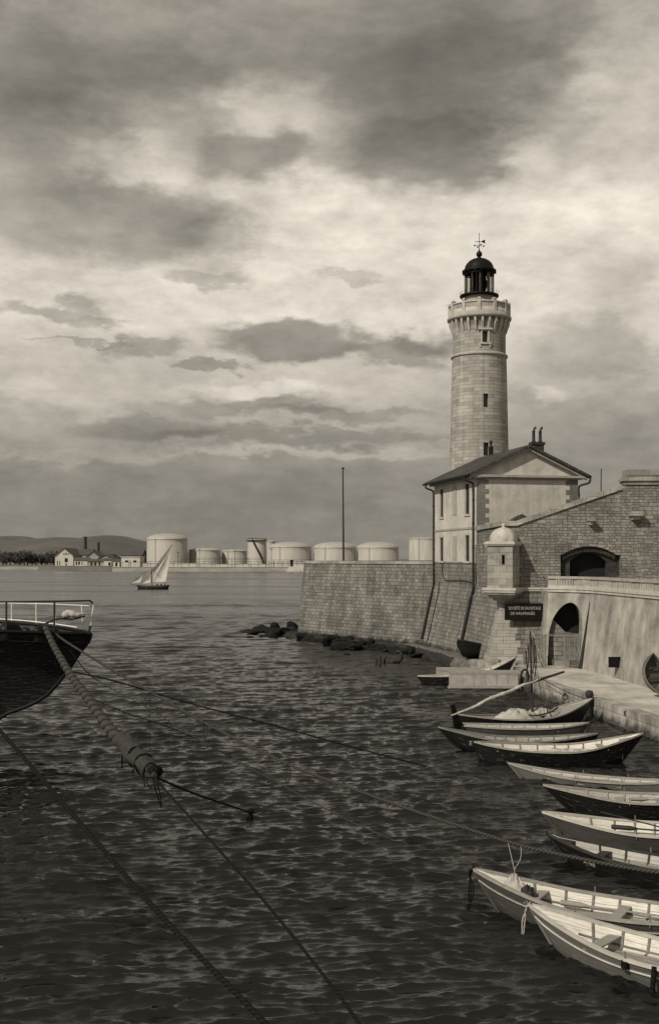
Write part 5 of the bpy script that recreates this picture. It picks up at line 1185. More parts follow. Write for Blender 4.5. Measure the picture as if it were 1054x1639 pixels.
# rocks: individual boulders at the foot of the far wall
def rocks():
    rng = random.Random(8); protos = []
    for s in range(6):
        bm = bmesh.new(); bmesh.ops.create_icosphere(bm, subdivisions=3, radius=1); r2 = random.Random(s); ds = [(V(r2.gauss(0, 1), r2.gauss(0, 1), r2.gauss(0, 1)).normalized(), r2.uniform(.55, .9)) for _ in range(11)]
        for v in bm.verts:
            for d, k in ds:
                q = v.co.dot(d)
                if q > k: v.co -= d*(q-k)
            v.co *= 1+.05*math.sin(v.co.x*9+s)*math.cos(v.co.y*8)
        me = bpy.data.meshes.new('boulder'); bm.to_mesh(me); bm.free(); me.materials.append(M['rock'])
        me.uv_layers.new(name='UVMap'); protos.append(me)
    line = [(404, 1014), (418, 1013), (432, 1014), (446, 1012), (458, 1015), (470, 1013), (482, 1019), (494, 1021), (506, 1023), (520, 1027), (534, 1030), (548, 1034), (562, 1035), (576, 1034), (590, 1035), (604, 1036), (620, 1038), (636, 1040), (652, 1043), (668, 1047)]
    for i, (px, py) in enumerate(line):
        for k in range(7 if px < 660 else 4):
            x, y = px+rng.uniform(-8, 8), py+rng.uniform(-6, 5); w = onz(x, y, 0.1); s = rng.uniform(.3, .78)*(1.15 if px < 500 or 520 < px < 580 else .9)
            o = bpy.data.objects.new('boulder', rng.choice(protos)); COL.objects.link(o); o.location = (w.x, w.y+(.6 if px > 480 else 0), s*rng.uniform(-.1, .25)+(rng.uniform(0, .35) if px > 480 and y < py else 0)); o.scale = (s*rng.uniform(1.1, 2.0), s*rng.uniform(.8, 1.3), s*rng.uniform(.38, .65)*(1.05 if px > 480 else .9)); o.rotation_euler = (rng.uniform(0, .5), rng.uniform(0, .5), rng.uniform(0, 6))
            tag(o, 'dark wet boulder of the riprap along the foot of the far bastion wall', 'boulder', 'boulders below the bastion')
    for px, py, s, lab in [(555, 1045, .55, 'lone small dark rock awash just off the boulders'), (438, 1004, .8, 'upright pointed rock near the outer tip of the boulders'), (467, 1003, 1.1, 'largest flat-topped rock beside the foot of the bastion end')]:
        w = onz(px, py+3, .1); o = bpy.data.objects.new('boulder', protos[2]); COL.objects.link(o); o.location = (w.x, w.y, .15 if s != .55 else -.1); o.scale = (s, s*.8, s*(.9 if px == 438 else .6)); o.rotation_euler = (.3, .5, 1); tag(o, lab, 'boulder')
    # stakes
    for px, y0, y1, lean, lab in [(602.5, 1053, 1063, .25, 'short mooring stake, left of the three standing in the water off the ledge'), (608, 1048, 1064, 0, 'tallest middle mooring stake of the three in the water off the ledge'), (613.5, 1050, 1063, -.3, 'leaning mooring stake, right of the three in the water off the ledge')]:
        w = onz(px, y1, 0); h = (y1-y0)*w.y/1800; mb = MB(); mb.tube([V(0, 0, -.4), V(-lean*h*.3, 0, h*.6), V(-lean*h, 0, h)], [.11, .1, .07], 7); o = mb.build('mooring_stake', 'wooddk', None, w); tag(o, lab, 'stake')
    w = onz(633, 1060, 0); mb = MB(); mb.tube(spline([V(-.45, 0, -.1), V(-.1, 0, .12), V(.3, 0, .15), V(.42, 0, .5), V(.3, 0, .8), V(.02, 0, .78)], 5), [.2]*10+[.16]*8+[.12]*8, 8); tag(mb.build('crooked_timber', 'wooddk', None, w), 'dark hooked timber sticking up from the water right of the three stakes', 'timber')
    w = onz(642, 1092, 0); mb = MB(); mb.tube([V(-.45, 0, .02), V(0, .03, .06), V(.5, 0, .03)], [.06, .1, .06], 7); tag(mb.build('floating_log', 'wooddk', None, w), 'small dark log floating left of the barges', 'log')
    w = onz(395, 1013, 0); mb = MB(); mb.tube([V(-.6, 0, .04), V(.6, 0, .12)], .07, 6); tag(mb.build('plank', 'wooddk', None, w), 'thin dark plank pointing out from the tip of the boulders', 'plank')
    for px, lab in ((683, 'left of two small black mooring blocks at the foot of the far drain pipe'), (691.5, 'right of two small black mooring blocks at the foot of the far drain pipe')):
        w = onz(px, 1023, .75); mb = MB(); mb.prism([(-.22, -.2), (.22, -.2), (.25, .2), (-.2, .22)], -.2, .55); mb.lathe([(.12, .55), (.15, .62), (.01, .68)], 8); tag(mb.build('mooring_block', 'black', None, w), lab, 'mooring block')
rocks()
# ================================================================== GATE AND QUAY FURNITURE
def gate():
    Y = 72.5; z0 = .9; zx = lambda px: (px-527)*Y/1800
    t = thing('iron_gate', 'tall rusty iron railing gate standing before the dark archway on the quay', 'gate', (zx(888), Y, z0))
    ox = zx(888); X = lambda px: zx(px)-ox
    def leaf(name, pa, pb, h0, h1, n, brace=None, yo=0.0):
        mb = MB(); a, b = X(pa), X(pb)
        for x in (a, b): mb.box((x-.04, yo-.04, 0), (x+.04, yo+.04, h1+.05))
        for z in (.15, h1-.12, h1*.52): mb.box((a, yo-.02, z-.02), (b, yo+.02, z+.02))
        if brace: mb.tube([V(a, yo, h1*.5), V(b, yo, h1*.36)], .02, 5)
        fr = mb.build(name, 'grayiron', t)
        mb = MB()
        for i in range(1, n): x = a+(b-a)*i/n; mb.tube([V(x, yo, .05), V(x, yo, h1-.04)], .02, 5); mb.lathe([(.013, 0), (.025, .03), (.004, .12)], 5, (x, yo, h1-.05))
        mb.build('bars', 'grayiron', fr)
    leaf('side_panel', 845, 866, 0, 2.12, 7); leaf('left_leaf', 866.5, 873, 0, 2.1, 3, yo=.05); leaf('right_leaf', 902, 926, 0, 2.02, 9, True, -.1); leaf('end_panel', 926.5, 934, 0, 2.0, 3, yo=-.12)
    mb = MB(); mb.box((X(866), -.03, 2.07), (X(934), .03, 2.12))
    for i in range(26): x = X(866)+(X(934)-X(866))*i/25; mb.lathe([(.014, 0), (.02, .04), (.003, .12)], 5, (x, 0, 2.12))
    mb.build('overhead_rail', 'grayiron', t)
    mb = MB(); mb.tube(spline([V(X(838), -.1, -.05), V(X(838), -.1, 1.2), V(X(839.5), -.1, 1.75), V(X(846), 0, 2.0)], 5), .035, 6); mb.build('bent_stay', 'grayiron', t)
    mb = MB(); mb.box((X(868), -.35, 0), (X(902), .1, .16)); mb.build('threshold', 'dressed', t)
gate()
def oars():
    for k, (pa, pb, lab) in enumerate([((849, 1016), (864, 1064), 'left of two long pale oars leaning inside the gate panel'), ((853, 1014), (868, 1062), 'right of two long pale oars leaning inside the gate panel')]):
        a, b = at(*pa, 72.9), at(*pb, 72.1); d = a-b; mb = MB(); mb.tube([V(0, 0, 0), d*.7], .028, 7); mb.tube([d*.7, d*.78, d], [.03, .075, .07], 4); tag(mb.build('oar', 'woodlt', None, b), lab, 'oar')
    a, b = at(994, 1020, 66.5), at(997, 1088, 65.0); b.z = .9; mb = MB(); mb.tube([b, a], .035, 6); tag(mb.build('leaning_pole', 'wood'), 'thin pole leaning on the streaked wall right of the small dark board', 'pole')
    p, n = rwp(11.6)
    w = at(983, 1060, 66.0); mb = MB(); mb.box((-.32, -.04, -.27), (.32, .04, .27)); mb.box((-.35, -.06, .27), (.35, .06, .31)); mb.box((-.35, -.06, -.31), (.35, .06, -.27)); mb.box((-.35, -.06, -.27), (-.32, .06, .27)); mb.box((.32, -.06, -.27), (.35, .06, .27))
    mb.box((-.03, .04, -.1), (.03, .9, -.02)); o = mb.build('notice_board', 'black', None, w); tag(o, 'small dark blank board fixed low on the streaked wall beside the leaning pole', 'board')
    # tyre-like ring fender and hanging nets at the quay end
    w = at(839, 1083, 67.2); mb = MB(); c = [V(.22*math.cos(a), -.05, .42*math.sin(a)) for a in [2*PI*i/18 for i in range(19)]]; mb.tube(c, .06, 8); tag(mb.build('ring_fender', 'black', None, w), 'dark oval ring fender hanging at the quay end beside the pale barge', 'fender')
    # rough stones at the foot of the quoin
    rng = random.Random(3)
    for i in range(12):
        px = 776+rng.uniform(0, 62); w = onz(px, 1062+rng.uniform(-3, 4), .95); mb = MB(); s = rng.uniform(.14, .3)
        mb.prism([(-s, -s*.7), (s*.9, -s*.8), (s*1.1, s*.6), (-s*.8, s*.8)], -.1, s*.7); o = mb.build('loose_stone', 'dressed', None, w); o.rotation_euler = (0, 0, rng.uniform(0, 3)); tag(o, 'pale loose stone on the quay at the foot of the corner quoin', 'stone', 'loose stones by the quoin')
    # pile at the quay edge
    w = onz(942.5, 1148, 0); mb = MB(); mb.lathe([(.17, -1), (.17, 1.05), (.2, 1.08), (.2, 1.25), (.14, 1.33), (.01, 1.36)], 14); pl = mb.build('mooring_pile', 'wooddk', None, w); tag(pl, 'stout black mooring pile in the water off the quay beside the lateen boat bow', 'pile')
    mb = MB(); mb.tube([V(.2*math.cos(a), .2*math.sin(a), .55+a*.02) for a in [i*.5 for i in range(38)]], .025, 5); mb.build('rope_turns', 'rope_dark', pl)
    # iron rings on the quay face
    for px, py in ((904, 1116), (1003, 1142)):
        Y = 57 if px < 950 else 52.5; w = at(px, py, Y); mb = MB(); mb.tube([V(.13*math.cos(a), 0, .13*math.sin(a)) for a in [2*PI*i/12 for i in range(13)]], .03, 6); mb.box((-.05, 0, .08), (.05, .15, .2)); tag(mb.build('mooring_ring', 'iron', None, w), 'iron mooring ring on the quay face '+('behind the lateen boat bow' if px < 950 else 'right of the black pile'), 'ring')
oars()

# ================================================================== BARGES AND BOATS
def barge(label, x0, x1, y0, y1, h, lift=0.0):
    cx, cy = (x0+x1)/2, (y0+y1)/2; t = thing('work_barge', label, 'barge', (cx, cy, 0)); w, d = (x1-x0)/2, (y1-y0)/2
    mb = MB(); mb.prism([(-w, -d), (w-.1, -d), (w, -d+.1), (w, d), (-w, d)], -.3, h-.12); mb.build('hull', 'barge', t)
    mb = MB(); th = .09
    for a in ((-w-.02, -d-.02, w+.02, -d+th), (-w-.02, d-th, w+.02, d+.02), (-w-.02, -d+th, -w+th, d-th), (w-th, -d+th, w+.02, d-th)): mb.box((a[0], a[1], h-.12), (a[2], a[3], h))
    mb.build('rim', 'woodlt', t)
    mb = MB(); mb.box((-w-.22, -d-.1, .04), (w+.05, -d-.003, .20)); mb.build('rubbing_strake', 'woodlt', t)
    mb = MB()
    for i in range(1, 6): x = -w+2*w*i/6; mb.box((x-.012, -d-.006, .2), (x+.012, -d-.001, h-.13))
    mb.build('plank_joints', 'wood', t)
    return t
barge('nearer long pale box barge lying against the quay end', 7.42, 11.6, 68.65, 69.95, 1.02)
barge('farther pale box barge half hidden behind the nearer one', 7.02, 10.6, 72.55, 74.0, .80)

def Bo(px, py, z): return onz(px, py, z)
BT = {}
def boat(key, *a, **k): BT[key] = make_boat(*a, **k); return BT[key]
# between the barges, bow hauled up on the quay
b = Bo(833, 1053, 1.72); s = Bo(667, 1081, .62)
yaw = math.atan2(b.y-s.y, b.x-s.x); yaw = math.atan2(.9, 6.3)
boat('mid', 'rowing_boat', 'long pale-railed boat lying between the two box barges with its bow high by the quay', None, (12.0, 72.0, 0), yaw, 6.5, 1.45, free=.42, bowz=1.25, sternz=.55, rb=.8, outer='hull_black', inner='in_white', rail='trim_lt', nrib=5, thwarts=(-.3, .2), pitch=R(-3.6), z=.2, foredeck=.8, keelz=-.45, strake=False)
# dark boat hauled on the ledge
boat('ledge', 'rowing_boat', 'small black boat hauled out on the ledge under the near drain pipe', None, (9.15, 78.6, 0), R(-125), 4.2, 1.7, free=.62, bowz=1.0, sternz=.75, rb=.3, outer='hull_black', inner='in_dark', rail='wooddk', nrib=5, thwarts=(-.3, .3), z=1.05, roll=R(16), pitch=R(-7), foredeck=0, keelz=-.25, strake=False)
# lateen boat
lb, fns = boat('lateen', 'lateen_boat', 'black-hulled boat with a lowered lateen yard and bundled white sail aboard', None, (12.75, 54.6, 0), R(24), 7.6, 2.1, free=.52, bowz=1.18, sternz=.85, rb=.75, rs=.5, outer='hull_black', inner='in_light', rail='woodlt', nrib=6, thwarts=(-.5, -.05), foredeck=.35, stem_up=.2, cat='sailing boat', keelz=-.4, strake=False)
boat('longlight', 'rowing_boat', 'long pale blunt-ended boat lying between the lateen boat and the dark lettered boat', 'boats moored along the quay', (11.6, 50.35, 0), R(-3), 5.6, 1.5, free=.42, bowz=.62, sternz=.5, rb=.3, outer='hull_grey', inner='in_light', rail='woodlt', nrib=7, thwarts=(-.6, 0, .5), transom=.55, foredeck=.8, strake=False)
boat('lettered', 'rowing_boat', 'dark boat with pale lettering on its overhanging bow, behind the big black boat', 'boats moored along the quay', (4.55, 47.4, 0), R(180-3), 6.7, 1.6, free=.38, bowz=.88, sternz=.66, rb=.85, rs=.4, outer='hull_black', inner='in_grey', rail='wood', nrib=9, thwarts=(-.3, .2), foredeck=.55, thm='wood', strake=False)
boat('bigblack', 'rowing_boat', 'largest black-hulled boat with a bright inner side and high right-hand prow', 'boats moored along the quay', (12.25, 43.9, 0), R(-1.5), 6.6, 2.0, free=.55, bowz=1.15, sternz=.8, rb=.9, rs=.25, outer='hull_black', inner='in_white', rail='woodlt', nrib=7, thwarts=(-.75, .0, .65), foredeck=.85, keelz=-.35, p=2.6, strake=False)
boat('lowlight', 'rowing_boat', 'low slender grey-white boat just below the largest black boat', 'boats moored along the quay', (6.52, 41.0, 0), R(180-27), 6.4, 1.15, free=.24, bowz=.52, sternz=.45, rb=.5, outer='hull_light', inner='in_light', rail='woodlt', nrib=8, thwarts=(-.3, .15, .55), foredeck=.82, keelz=-.25, strake=False)
boat('darkpoint', 'rowing_boat', 'black sharp-bowed boat between the low slender boat and the white-lined boat', 'boats moored along the quay', (6.78, 35.8, 0), R(180-9), 6.2, 1.65, free=.45, bowz=.78, sternz=.7, rb=.85, outer='hull_black', inner='in_light', rail='woodlt', nrib=7, thwarts=(-.2, .3), foredeck=.85, keelz=-.35, strake=False)
boat('whitelined', 'rowing_boat', 'boat with a bright white-lined interior, directly above the dark boat it touches', 'boats moored along the quay', (6.02, 31.9, 0), R(180-14), 6.2, 1.8, free=.48, bowz=.8, sternz=.7, rb=.7, outer='hull_grey', inner='in_white', rail='trim_lt', nrib=7, thwarts=(-.35,), foredeck=.9, keelz=-.32, strake=False)
boat('lowdark', 'rowing_boat', 'dark-nosed low boat with small pale letters under the long crossing rope', 'boats moored along the quay', (5.82, 30.0, 0), R(180-37), 6.2, 1.5, free=.36, bowz=.64, sternz=.6, rb=.6, outer='hull_black', inner='in_light', rail='wooddk', nrib=7, thwarts=(-.3, .62), foredeck=.86, thm='wooddk', keelz=-.3, strake=False)
boat('nearfar', 'rowing_boat', 'large pale-lined rowing boat with a bundle of rags in its bow', 'boats moored along the quay', (3.28, 25.85, 0), R(180-29), 6.4, 1.62, free=.45, bowz=.86, sternz=.75, rb=.62, outer='hull_grey', inner='in_white', rail='woodlt', nrib=7, thwarts=(.62, -.05), foredeck=0, keelz=-.32)
boat('nearest', 'rowing_boat', 'nearest white-lined rowing boat overlapping the boat with the rag bundle', 'boats moored along the quay', (4.15, 23.45, 0), R(180-41), 6.2, 1.6, free=.42, bowz=.78, sternz=.7, rb=.6, outer='hull_light', inner='in_white', rail='trim_lt', nrib=8, thwarts=(.55, -.1), foredeck=0, keelz=-.3)

def boat_details():
    t, (hb, sheer, keel, pt) = BT['lettered']
    # letters on the near (port/starboard) side: boat faces -X so its own +y side is toward the camera
    def letter(t, fn, s, tt, f, size, sd, txt=None):
        P = fn(tt, f, sd); A = fn(tt-.02, f, sd); Bq = fn(tt, f+.12, sd); x = ((P-A) if sd < 0 else (A-P)).normalized(); y = (Bq-P).normalized(); n = x.cross(y).normalized(); y = n.cross(x)
        text_mesh('lettering', s, size, 'letter', t, basis(x, y, n, P+n*.012), .002)
    letter(t, pt, 'E 211', 0, .80, .68, .30, 1) if False else letter(t, pt, 'E 211', .66, .66, .28, 1)
    t2, (h2, s2, k2, pt2) = BT['lowdark']; letter(t2, pt2, 'A·NII', .66, .66, .17, 1)
    # high stern rudder post of the lateen boat
    t3, (h3, s3, k3, pt3) = BT['lateen']
    mb = MB(); P = pt3(-1, 1, 1); m = Matrix.Translation(V(P.x, 0, 0)); mb.add([m @ V(*q) for q in [(-.30, -.05, 1.28), (-.12, -.05, 1.30), (.12, -.05, .6), (.42, -.05, -.3), (.05, -.05, -.3), (-.12, -.05, .3), (-.30, .05, 1.28), (-.12, .05, 1.30), (.12, .05, .6), (.42, .05, -.3), (.05, .05, -.3), (-.12, .05, .3)]], [(0, 1, 2, 3, 4, 5), (11, 10, 9, 8, 7, 6)]+[(i, (i+1) % 6, 6+(i+1) % 6, 6+i) for i in range(6)]); mb.build('rudder', 'black', t3)
    # mast, yard and rolled sail of the lateen boat
    inv = (Matrix.Translation(t3.location) @ t3.rotation_euler.to_matrix().to_4x4()).inverted(); Y = 53.4
    W_ = lambda px, py, Y=Y: inv @ at(px, py, Y)
    mb = MB(); mb.tube([W_(851.5, 1156), W_(848, 1010)], [.065, .04], 9); mb.build('mast', 'wooddk', t3)
    mb = MB()
    for a, b_ in (((848.3, 1012), (838, 1150)), ((848.3, 1012), (872, 1148)), ((848.3, 1013), (843, 1082)), ((848.3, 1013), (858, 1085))): mb.tube([W_(*a), W_(*b_)], .013, 4)
    for px, y0, y1 in ((853, 1020, 1078), (856, 1032, 1084), (844, 1030, 1076), (841, 1042, 1095)): mb.tube(spline([W_(px, y0), W_(px+1.5, (y0+y1)/2), W_(px-1, y1)], 4), .03, 5)
    mb.build('rigging', 'rope', t3)
    mb = MB(); mb.tube(spline([W_(722, 1147, 51.4), W_(785, 1120, 52.4), W_(838, 1096, 53.2)], 6), [.06]*12+[.065], 8); mb.tube([W_(838, 1096, 53.2), W_(902, 1075.5, 54.2)], [.085, .055], 8); mb.build('yard', 'wooddk', t3)
    mb = MB(); rr = random.Random(1); path = spline([W_(722, 1145.5, 51.35), W_(760, 1131, 51.9), W_(782, 1119, 52.2), W_(812, 1108, 52.7), W_(836, 1097, 53.0), W_(852, 1092, 53.3), W_(864, 1086, 53.5)], 8)
    n = len(path); mb.tube(path, [.035+.05*math.sin(PI*min(1, i/n*1.15))**.8*(1+.25*rr.uniform(-1, 1)) for i in range(n)], 10, rf=lambda d, th: 1+.15*math.sin(th*3+d*5)); mb.build('rolled_sail', 'canvas', t3)
    # white bundled sail and gear amidships
    def heap(name, m, parent, c, rx, ry, h, seed, n=40):
        rr = random.Random(seed); mb = MB(); pts = []; K = 26; J = 12
        ph = [rr.uniform(0, 6) for _ in range(6)]
        for j in range(J+1):
            r = j/J
            for i in range(K):
                a = 2*PI*i/K; q = 1+.18*math.sin(3*a+ph[0])+.1*math.sin(7*a+ph[1]); fold = .22*math.sin(5*a+6*r+ph[2])+.14*math.sin(11*a-9*r+ph[3])
                z = h*(1-r**2.2)*(1+fold)+(.03 if r < 1 else 0); pts.append(c+V(rx*r*q*math.cos(a), ry*r*q*math.sin(a), max(0, z)))
        mb.add(pts, [(j*K+i, j*K+(i+1) % K, (j+1)*K+(i+1) % K, (j+1)*K+i) for j in range(J) for i in range(K)], 0, True); return mb.build(name, m, parent)
    def top(name, mat_, key, c, rx, ry, h, seed, label, cat):
        t = BT[key][0]; mm = Matrix.Translation(t.location) @ t.rotation_euler.to_matrix().to_4x4(); w = mm @ V(*c); o = heap(name, mat_, None, V(0, 0, 0), rx, ry, h, seed); o.location = w; o.rotation_euler = t.rotation_euler; tag(o, label, cat); return o
    top('sail_heap', 'canvas', 'lateen', (-.6, 0, .38), 1.25, .62, .42, 4, 'crumpled white sail heaped amidships in the lateen boat', 'sail')
    top('sail_heap', 'canvas', 'lateen', (.9, .35, .5), .9, .45, .25, 9, 'smaller flat fold of white sail before the foredeck of the lateen boat', 'sail')
    mb = MB(); mb.tube(spline([V(1.7, -.1, .85), V(1.0, -.5, .72), V(.2, -.55, .62), V(-.1, -.3, .62)], 5), .04, 6); mb.tube(spline([V(2.0, .3, .9), V(1.2, 0, .82), V(.9, -.5, .7)], 5), .035, 6); mb.build('tiller_bar', 'wooddk', t3)
    top('rag_bundle', 'canvas', 'nearfar', (2.2, 0.0, .42), .30, .16, .34, 2, 'crumpled pale rag bundle in the bow of the rowing boat', 'rags')
    top('rag_bundle', 'tarp', 'nearfar', (1.85, 0.08, .36), .24, .18, .24, 12, 'darker striped rag bundle behind the pale one in the bow', 'rags')
    # canvas cover folds in the big black boat
    top('canvas_cover', 'canvas', 'bigblack', (.4, .35, .18), 2.0, .45, .22, 21, 'long wrinkled canvas lying along the floor of the largest black boat', 'canvas')
    # mooring lines hanging from the two near bows
    def hang(key, dx, n, L_, label, mname='rope'):
        t, (hb, sheer, keel, pt) = BT[key]; mm = Matrix.Translation(t.location) @ t.rotation_euler.to_matrix().to_4x4(); p = mm @ (pt(1, 1, 1)+V(-.05, 0, .02)); mb = MB()
        for k in range(n): mb.tube(spline([p+V(0, 0, .03), p+V(-.07-.03*k, -.02*k, -.12), p+V(-.09+.05*k+dx, -.05, -L_*.5), p+V(-.1+.03*k+dx, -.05, -L_)], 5), .017, 5)
        mb.tube([p+V(-.07+.04*math.cos(a), .03*math.sin(a), -.05) for a in [i*.7 for i in range(16)]], .016, 5)
        tag(mb.build('mooring_line', mname), label, 'rope')
    hang('nearfar', -.03, 3, .78, 'dark frayed lines hanging from the bow with the rag bundle', 'rope_dark'); hang('nearest', -.08, 2, .62, 'pale line hanging from the nearest bow into the water', 'rope_lt')
    # seat gear: block, oarlocks, thin rope in nearest boat
    for key in ('nearest', 'nearfar', 'lowdark', 'darkpoint', 'whitelined', 'lowlight'):
        t, (hb, sheer, keel, pt) = BT[key]
        for tt in (.22, -.35):
            for sd in (1, -1):
                P = pt(tt, 1, sd); mb = MB(); mb.tube([P+V(0, 0, -.1), P+V(0, 0, .15)], .016, 6); mb.build('thole_pin', 'wood', t)
    t, (hb, sheer, keel, pt) = BT['nearest']
    mb = MB(); P = pt(.22, 1, 1); mb.tube([P+V(.06*math.cos(a), .07*math.sin(a), -.03-.006*a) for a in [i*.6 for i in range(40)]], .018, 5); mb.tube(spline([P, P+V(.3, -.3, -.1), P+V(.9, -.5, -.06), P+V(1.2, -.4, -.05)], 5), .014, 5); mb.build('rope_turns', 'rope_dark', t)
    mb = MB(); P = pt(-.02, 1, 1); mb.tube(spline([P+V(0, .03, .03), P+V(0, .06, -.15), P+V(.02, .06, -.45), P+V(0, .07, -.75)], 5), .05, 7); mb.build('hanging_cloth', 'rope_dark', t)
    # loose oars
    for key, c, ln, yawo, lab in [('nearfar', (-.4, -.35, .30), 3.2, .05, 'pale oar lying inside the boat with the rag bundle'), ('whitelined', (-.6, .3, .5), 3.6, -.12, 'dark oar laid across the white-lined boat'), ('lowlight', (.4, .1, .22), 2.4, .05, 'pale oar in the low slender boat'), ('darkpoint', (-1, .1, .45), 2.8, .06, 'oar lying in the black sharp-bowed boat')]:
        t = BT[key][0]; mm = Matrix.Translation(t.location) @ t.rotation_euler.to_matrix().to_4x4(); d = V(math.cos(yawo), math.sin(yawo), .0); c = V(*c); mb = MB()
        mb.tube([mm @ (c-d*ln/2), mm @ (c+d*ln*.3)], .024, 6); mb.tube([mm @ (c+d*ln*.3), mm @ (c+d*ln*.36), mm @ (c+d*ln/2)], [.026, .07, .065], 4); tag(mb.build('oar', 'wooddk' if 'dark' in lab else 'woodlt'), lab, 'oar')
boat_details()

# boat standing propped on the quay at the right
t, f = boat('propped', 'rowing_boat', 'dark boat hauled out on the quay, propped steeply against the streaked wall at the right', None, (17.5, 57, 0), 0, 4.2, 1.5, free=.5, bowz=.75, sternz=.6, rb=.3, outer='hull_black', inner='in_dark', rail='wood', nrib=3, thwarts=(-.3, .35), foredeck=0, keelz=-.2, thm='wooddk')
dirb = V(-.12, .22, 1).normalized(); face = V(.30, -.95, 0); face = (face-dirb*face.dot(dirb)).normalized(); side = face.cross(dirb)
pc = at(1040, 1080, 57.5); t.rotation_euler = Matrix([[dirb[i], side[i], face[i]] for i in range(3)]).to_euler(); t.location = (pc.x, 57.5, .9+1.12); t.scale = (.48, .8, .8)

# ================================================================== MOORED SHIP
def ship():
    Y0 = 42.0; k = Y0/1800; tipx = (145-527)*43.2/1800
    t = wthing('moored_ship', 'black overhanging ship bow with white rail stanchions entering at the left', 'ship', (tipx-8, Y0+1.5, 0))
    A = V(-.985, .17, 0); N_ = V(-.17, -.985, 0)  # aft direction, near-side normal
    O = V(tipx, Y0+1.2, 0)
    prof = [(0, 5.04, 4.98), (.12, 5.10, 4.75), (.45, 5.12, 4.35), (.82, 5.14, 3.8), (1.25, 5.17, 3.25), (1.7, 5.2, 2.75), (2.2, 5.23, 2.42), (2.7, 5.26, 2.2), (3.4, 5.3, 1.95), (4.5, 5.36, 1.3), (6.0, 5.4, .4), (8, 5.45, -.9), (11, 5.5, -1.5), (26, 5.6, -1.5)]
    def hb(s): return 2.6*(1-math.exp(-s/2.4))+.05
    mb = MB(); pts = []; J = 9
    for sd in (1, -1):
        for s, zt, zk in prof:
            for j in range(J+1):
                f = j/J; w = hb(s)*(f**(1.25 if s < 5 else .5)); z = zk+(zt-zk)*f; pts.append(O+A*s+N_*(w*sd)+V(0, 0, z))
    n = len(prof); F = []
    for q in (0, n*(J+1)):
        for i in range(n-1):
            for j in range(J): F.append((q+i*(J+1)+j, q+(i+1)*(J+1)+j, q+(i+1)*(J+1)+j+1, q+i*(J+1)+j+1))
    mb.add(pts, F, 0, True); hl = wpart(mb, 'hull', 'shiphull', t)
    mb = MB(); pts = []
    for s, zt, zk in prof: pts += [O+A*s+N_*hb(s)*.98+V(0, 0, zt-.35), O+A*s-N_*hb(s)*.98+V(0, 0, zt-.35)]
    mb.add(pts, [(2*i, 2*i+1, 2*i+3, 2*i+2) for i in range(n-1)]); wpart(mb, 'deck', 'wooddk', t)
    mb = MB()
    for sd in (1, -1): mb.tube([O+A*s+N_*(hb(s)*sd)+V(0, 0, zt) for s, zt, zk in prof], .07, 8)
    wpart(mb, 'bulwark_rail', 'black', t)
    mb = MB(); mb.tube([O+A*s+V(0, 0, zk) for s, zt, zk in prof[:12]], .08, 7); wpart(mb, 'stem', 'black', t)
    # rail stanchions: near side dark, far side white
    top = 6.36
    def at_rail(s, sd): z = np.interp(s, [p[0] for p in prof], [p[1] for p in prof]); return O+A*s+N_*(hb(s)*sd)+V(0, 0, float(z))
    for s in (1.05, 2.6, 4.0, 6, 8, 10, 12):
        mb = MB(); p = at_rail(s, 1); mb.tube([p, p+V(0, 0, top-p.z)], .038, 7); wpart(mb, 'dark_stanchion', 'iron', t)
    for s, lean in ((.12, .16), (.55, -.05), (2.1, -.03), (3.1, 0), (4.3, 0), (6.2, 0), (8.4, 0)):
        mb = MB(); p = at_rail(s, -1); mb.tube([p, p+V(lean, 0, top-p.z-.18)], .024, 7); wpart(mb, 'white_stanchion', 'white', t)
    mb = MB(); mb.tube([at_rail(s, 1)+V(0, 0, top-at_rail(s, 1).z) for s in (0.0, .3, .7, 1.05, 2.6, 4, 6, 8, 12)], .035, 7); mb.tube([at_rail(0.02, 1)+V(0, 0, top-at_rail(0, 1).z), at_rail(.12, -1)+V(.12, 0, top-.1-at_rail(.12, -1).z)], .035, 6); wpart(mb, 'top_rail', 'iron', t)
    mb = MB(); mb.tube([at_rail(s, -1)+V(0, 0, top-.22-at_rail(s, -1).z) for s in (.12, .55, 2.1, 3.1, 4.3, 8.4)], .022, 6); mb.tube([at_rail(s, -1)+V(0, 0, .12) for s in (.9, 2.1, 3.1, 4.3, 8.4)], .028, 6); wpart(mb, 'white_rail', 'white', t)
    # rolled white canvas lashed to the rail and dark gear heap
    c = at_rail(.75, 0); mb = MB(); rr = random.Random(6); mb.tube(spline([c+V(-.4, .1, .62), c+V(-.1, 0, .72), c+V(.2, 0, .66), c+V(.45, .1, .72)], 5), [.05, .12, .15, .14, .17, .15, .12, .15, .13, .1, .12, .1, .08, .06, .04, .03], 9); wpart(mb, 'rolled_canvas', 'canvas', t)
    mb = MB(); mb.tube(spline([c+V(-1.1, 0, .3), c+V(-.5, -.1, .52), c+V(0, 0, .5), c+V(.5, 0, .62)], 6), .035, 6); wpart(mb, 'lashing', 'rope_dark', t)
    rocksp = random.Random(9)
    for s, sc in ((1.15, .24), (1.6, .3), (2.1, .22), (2.7, .42), (3.3, .3), (4.0, .35)):
        p = at_rail(s, .75)+V(0, 0, -.05); mb = MB(); mb.lathe([(sc*.9, -.3), (sc, 0), (sc*.9, sc*.5), (sc*.55, sc*.85), (.02, sc)], 12, tuple(p), rfun=lambda a, z: 1+.18*math.sin(a*3+s*5)); wpart(mb, 'deck_gear', 'black', t)
    mb = MB(); p = at_rail(.08, 1); mb.tube([p+V(.02, 0, -.02), p+V(.12, 0, .32)], .05, 6); wpart(mb, 'fairlead', 'iron', t)
ship()

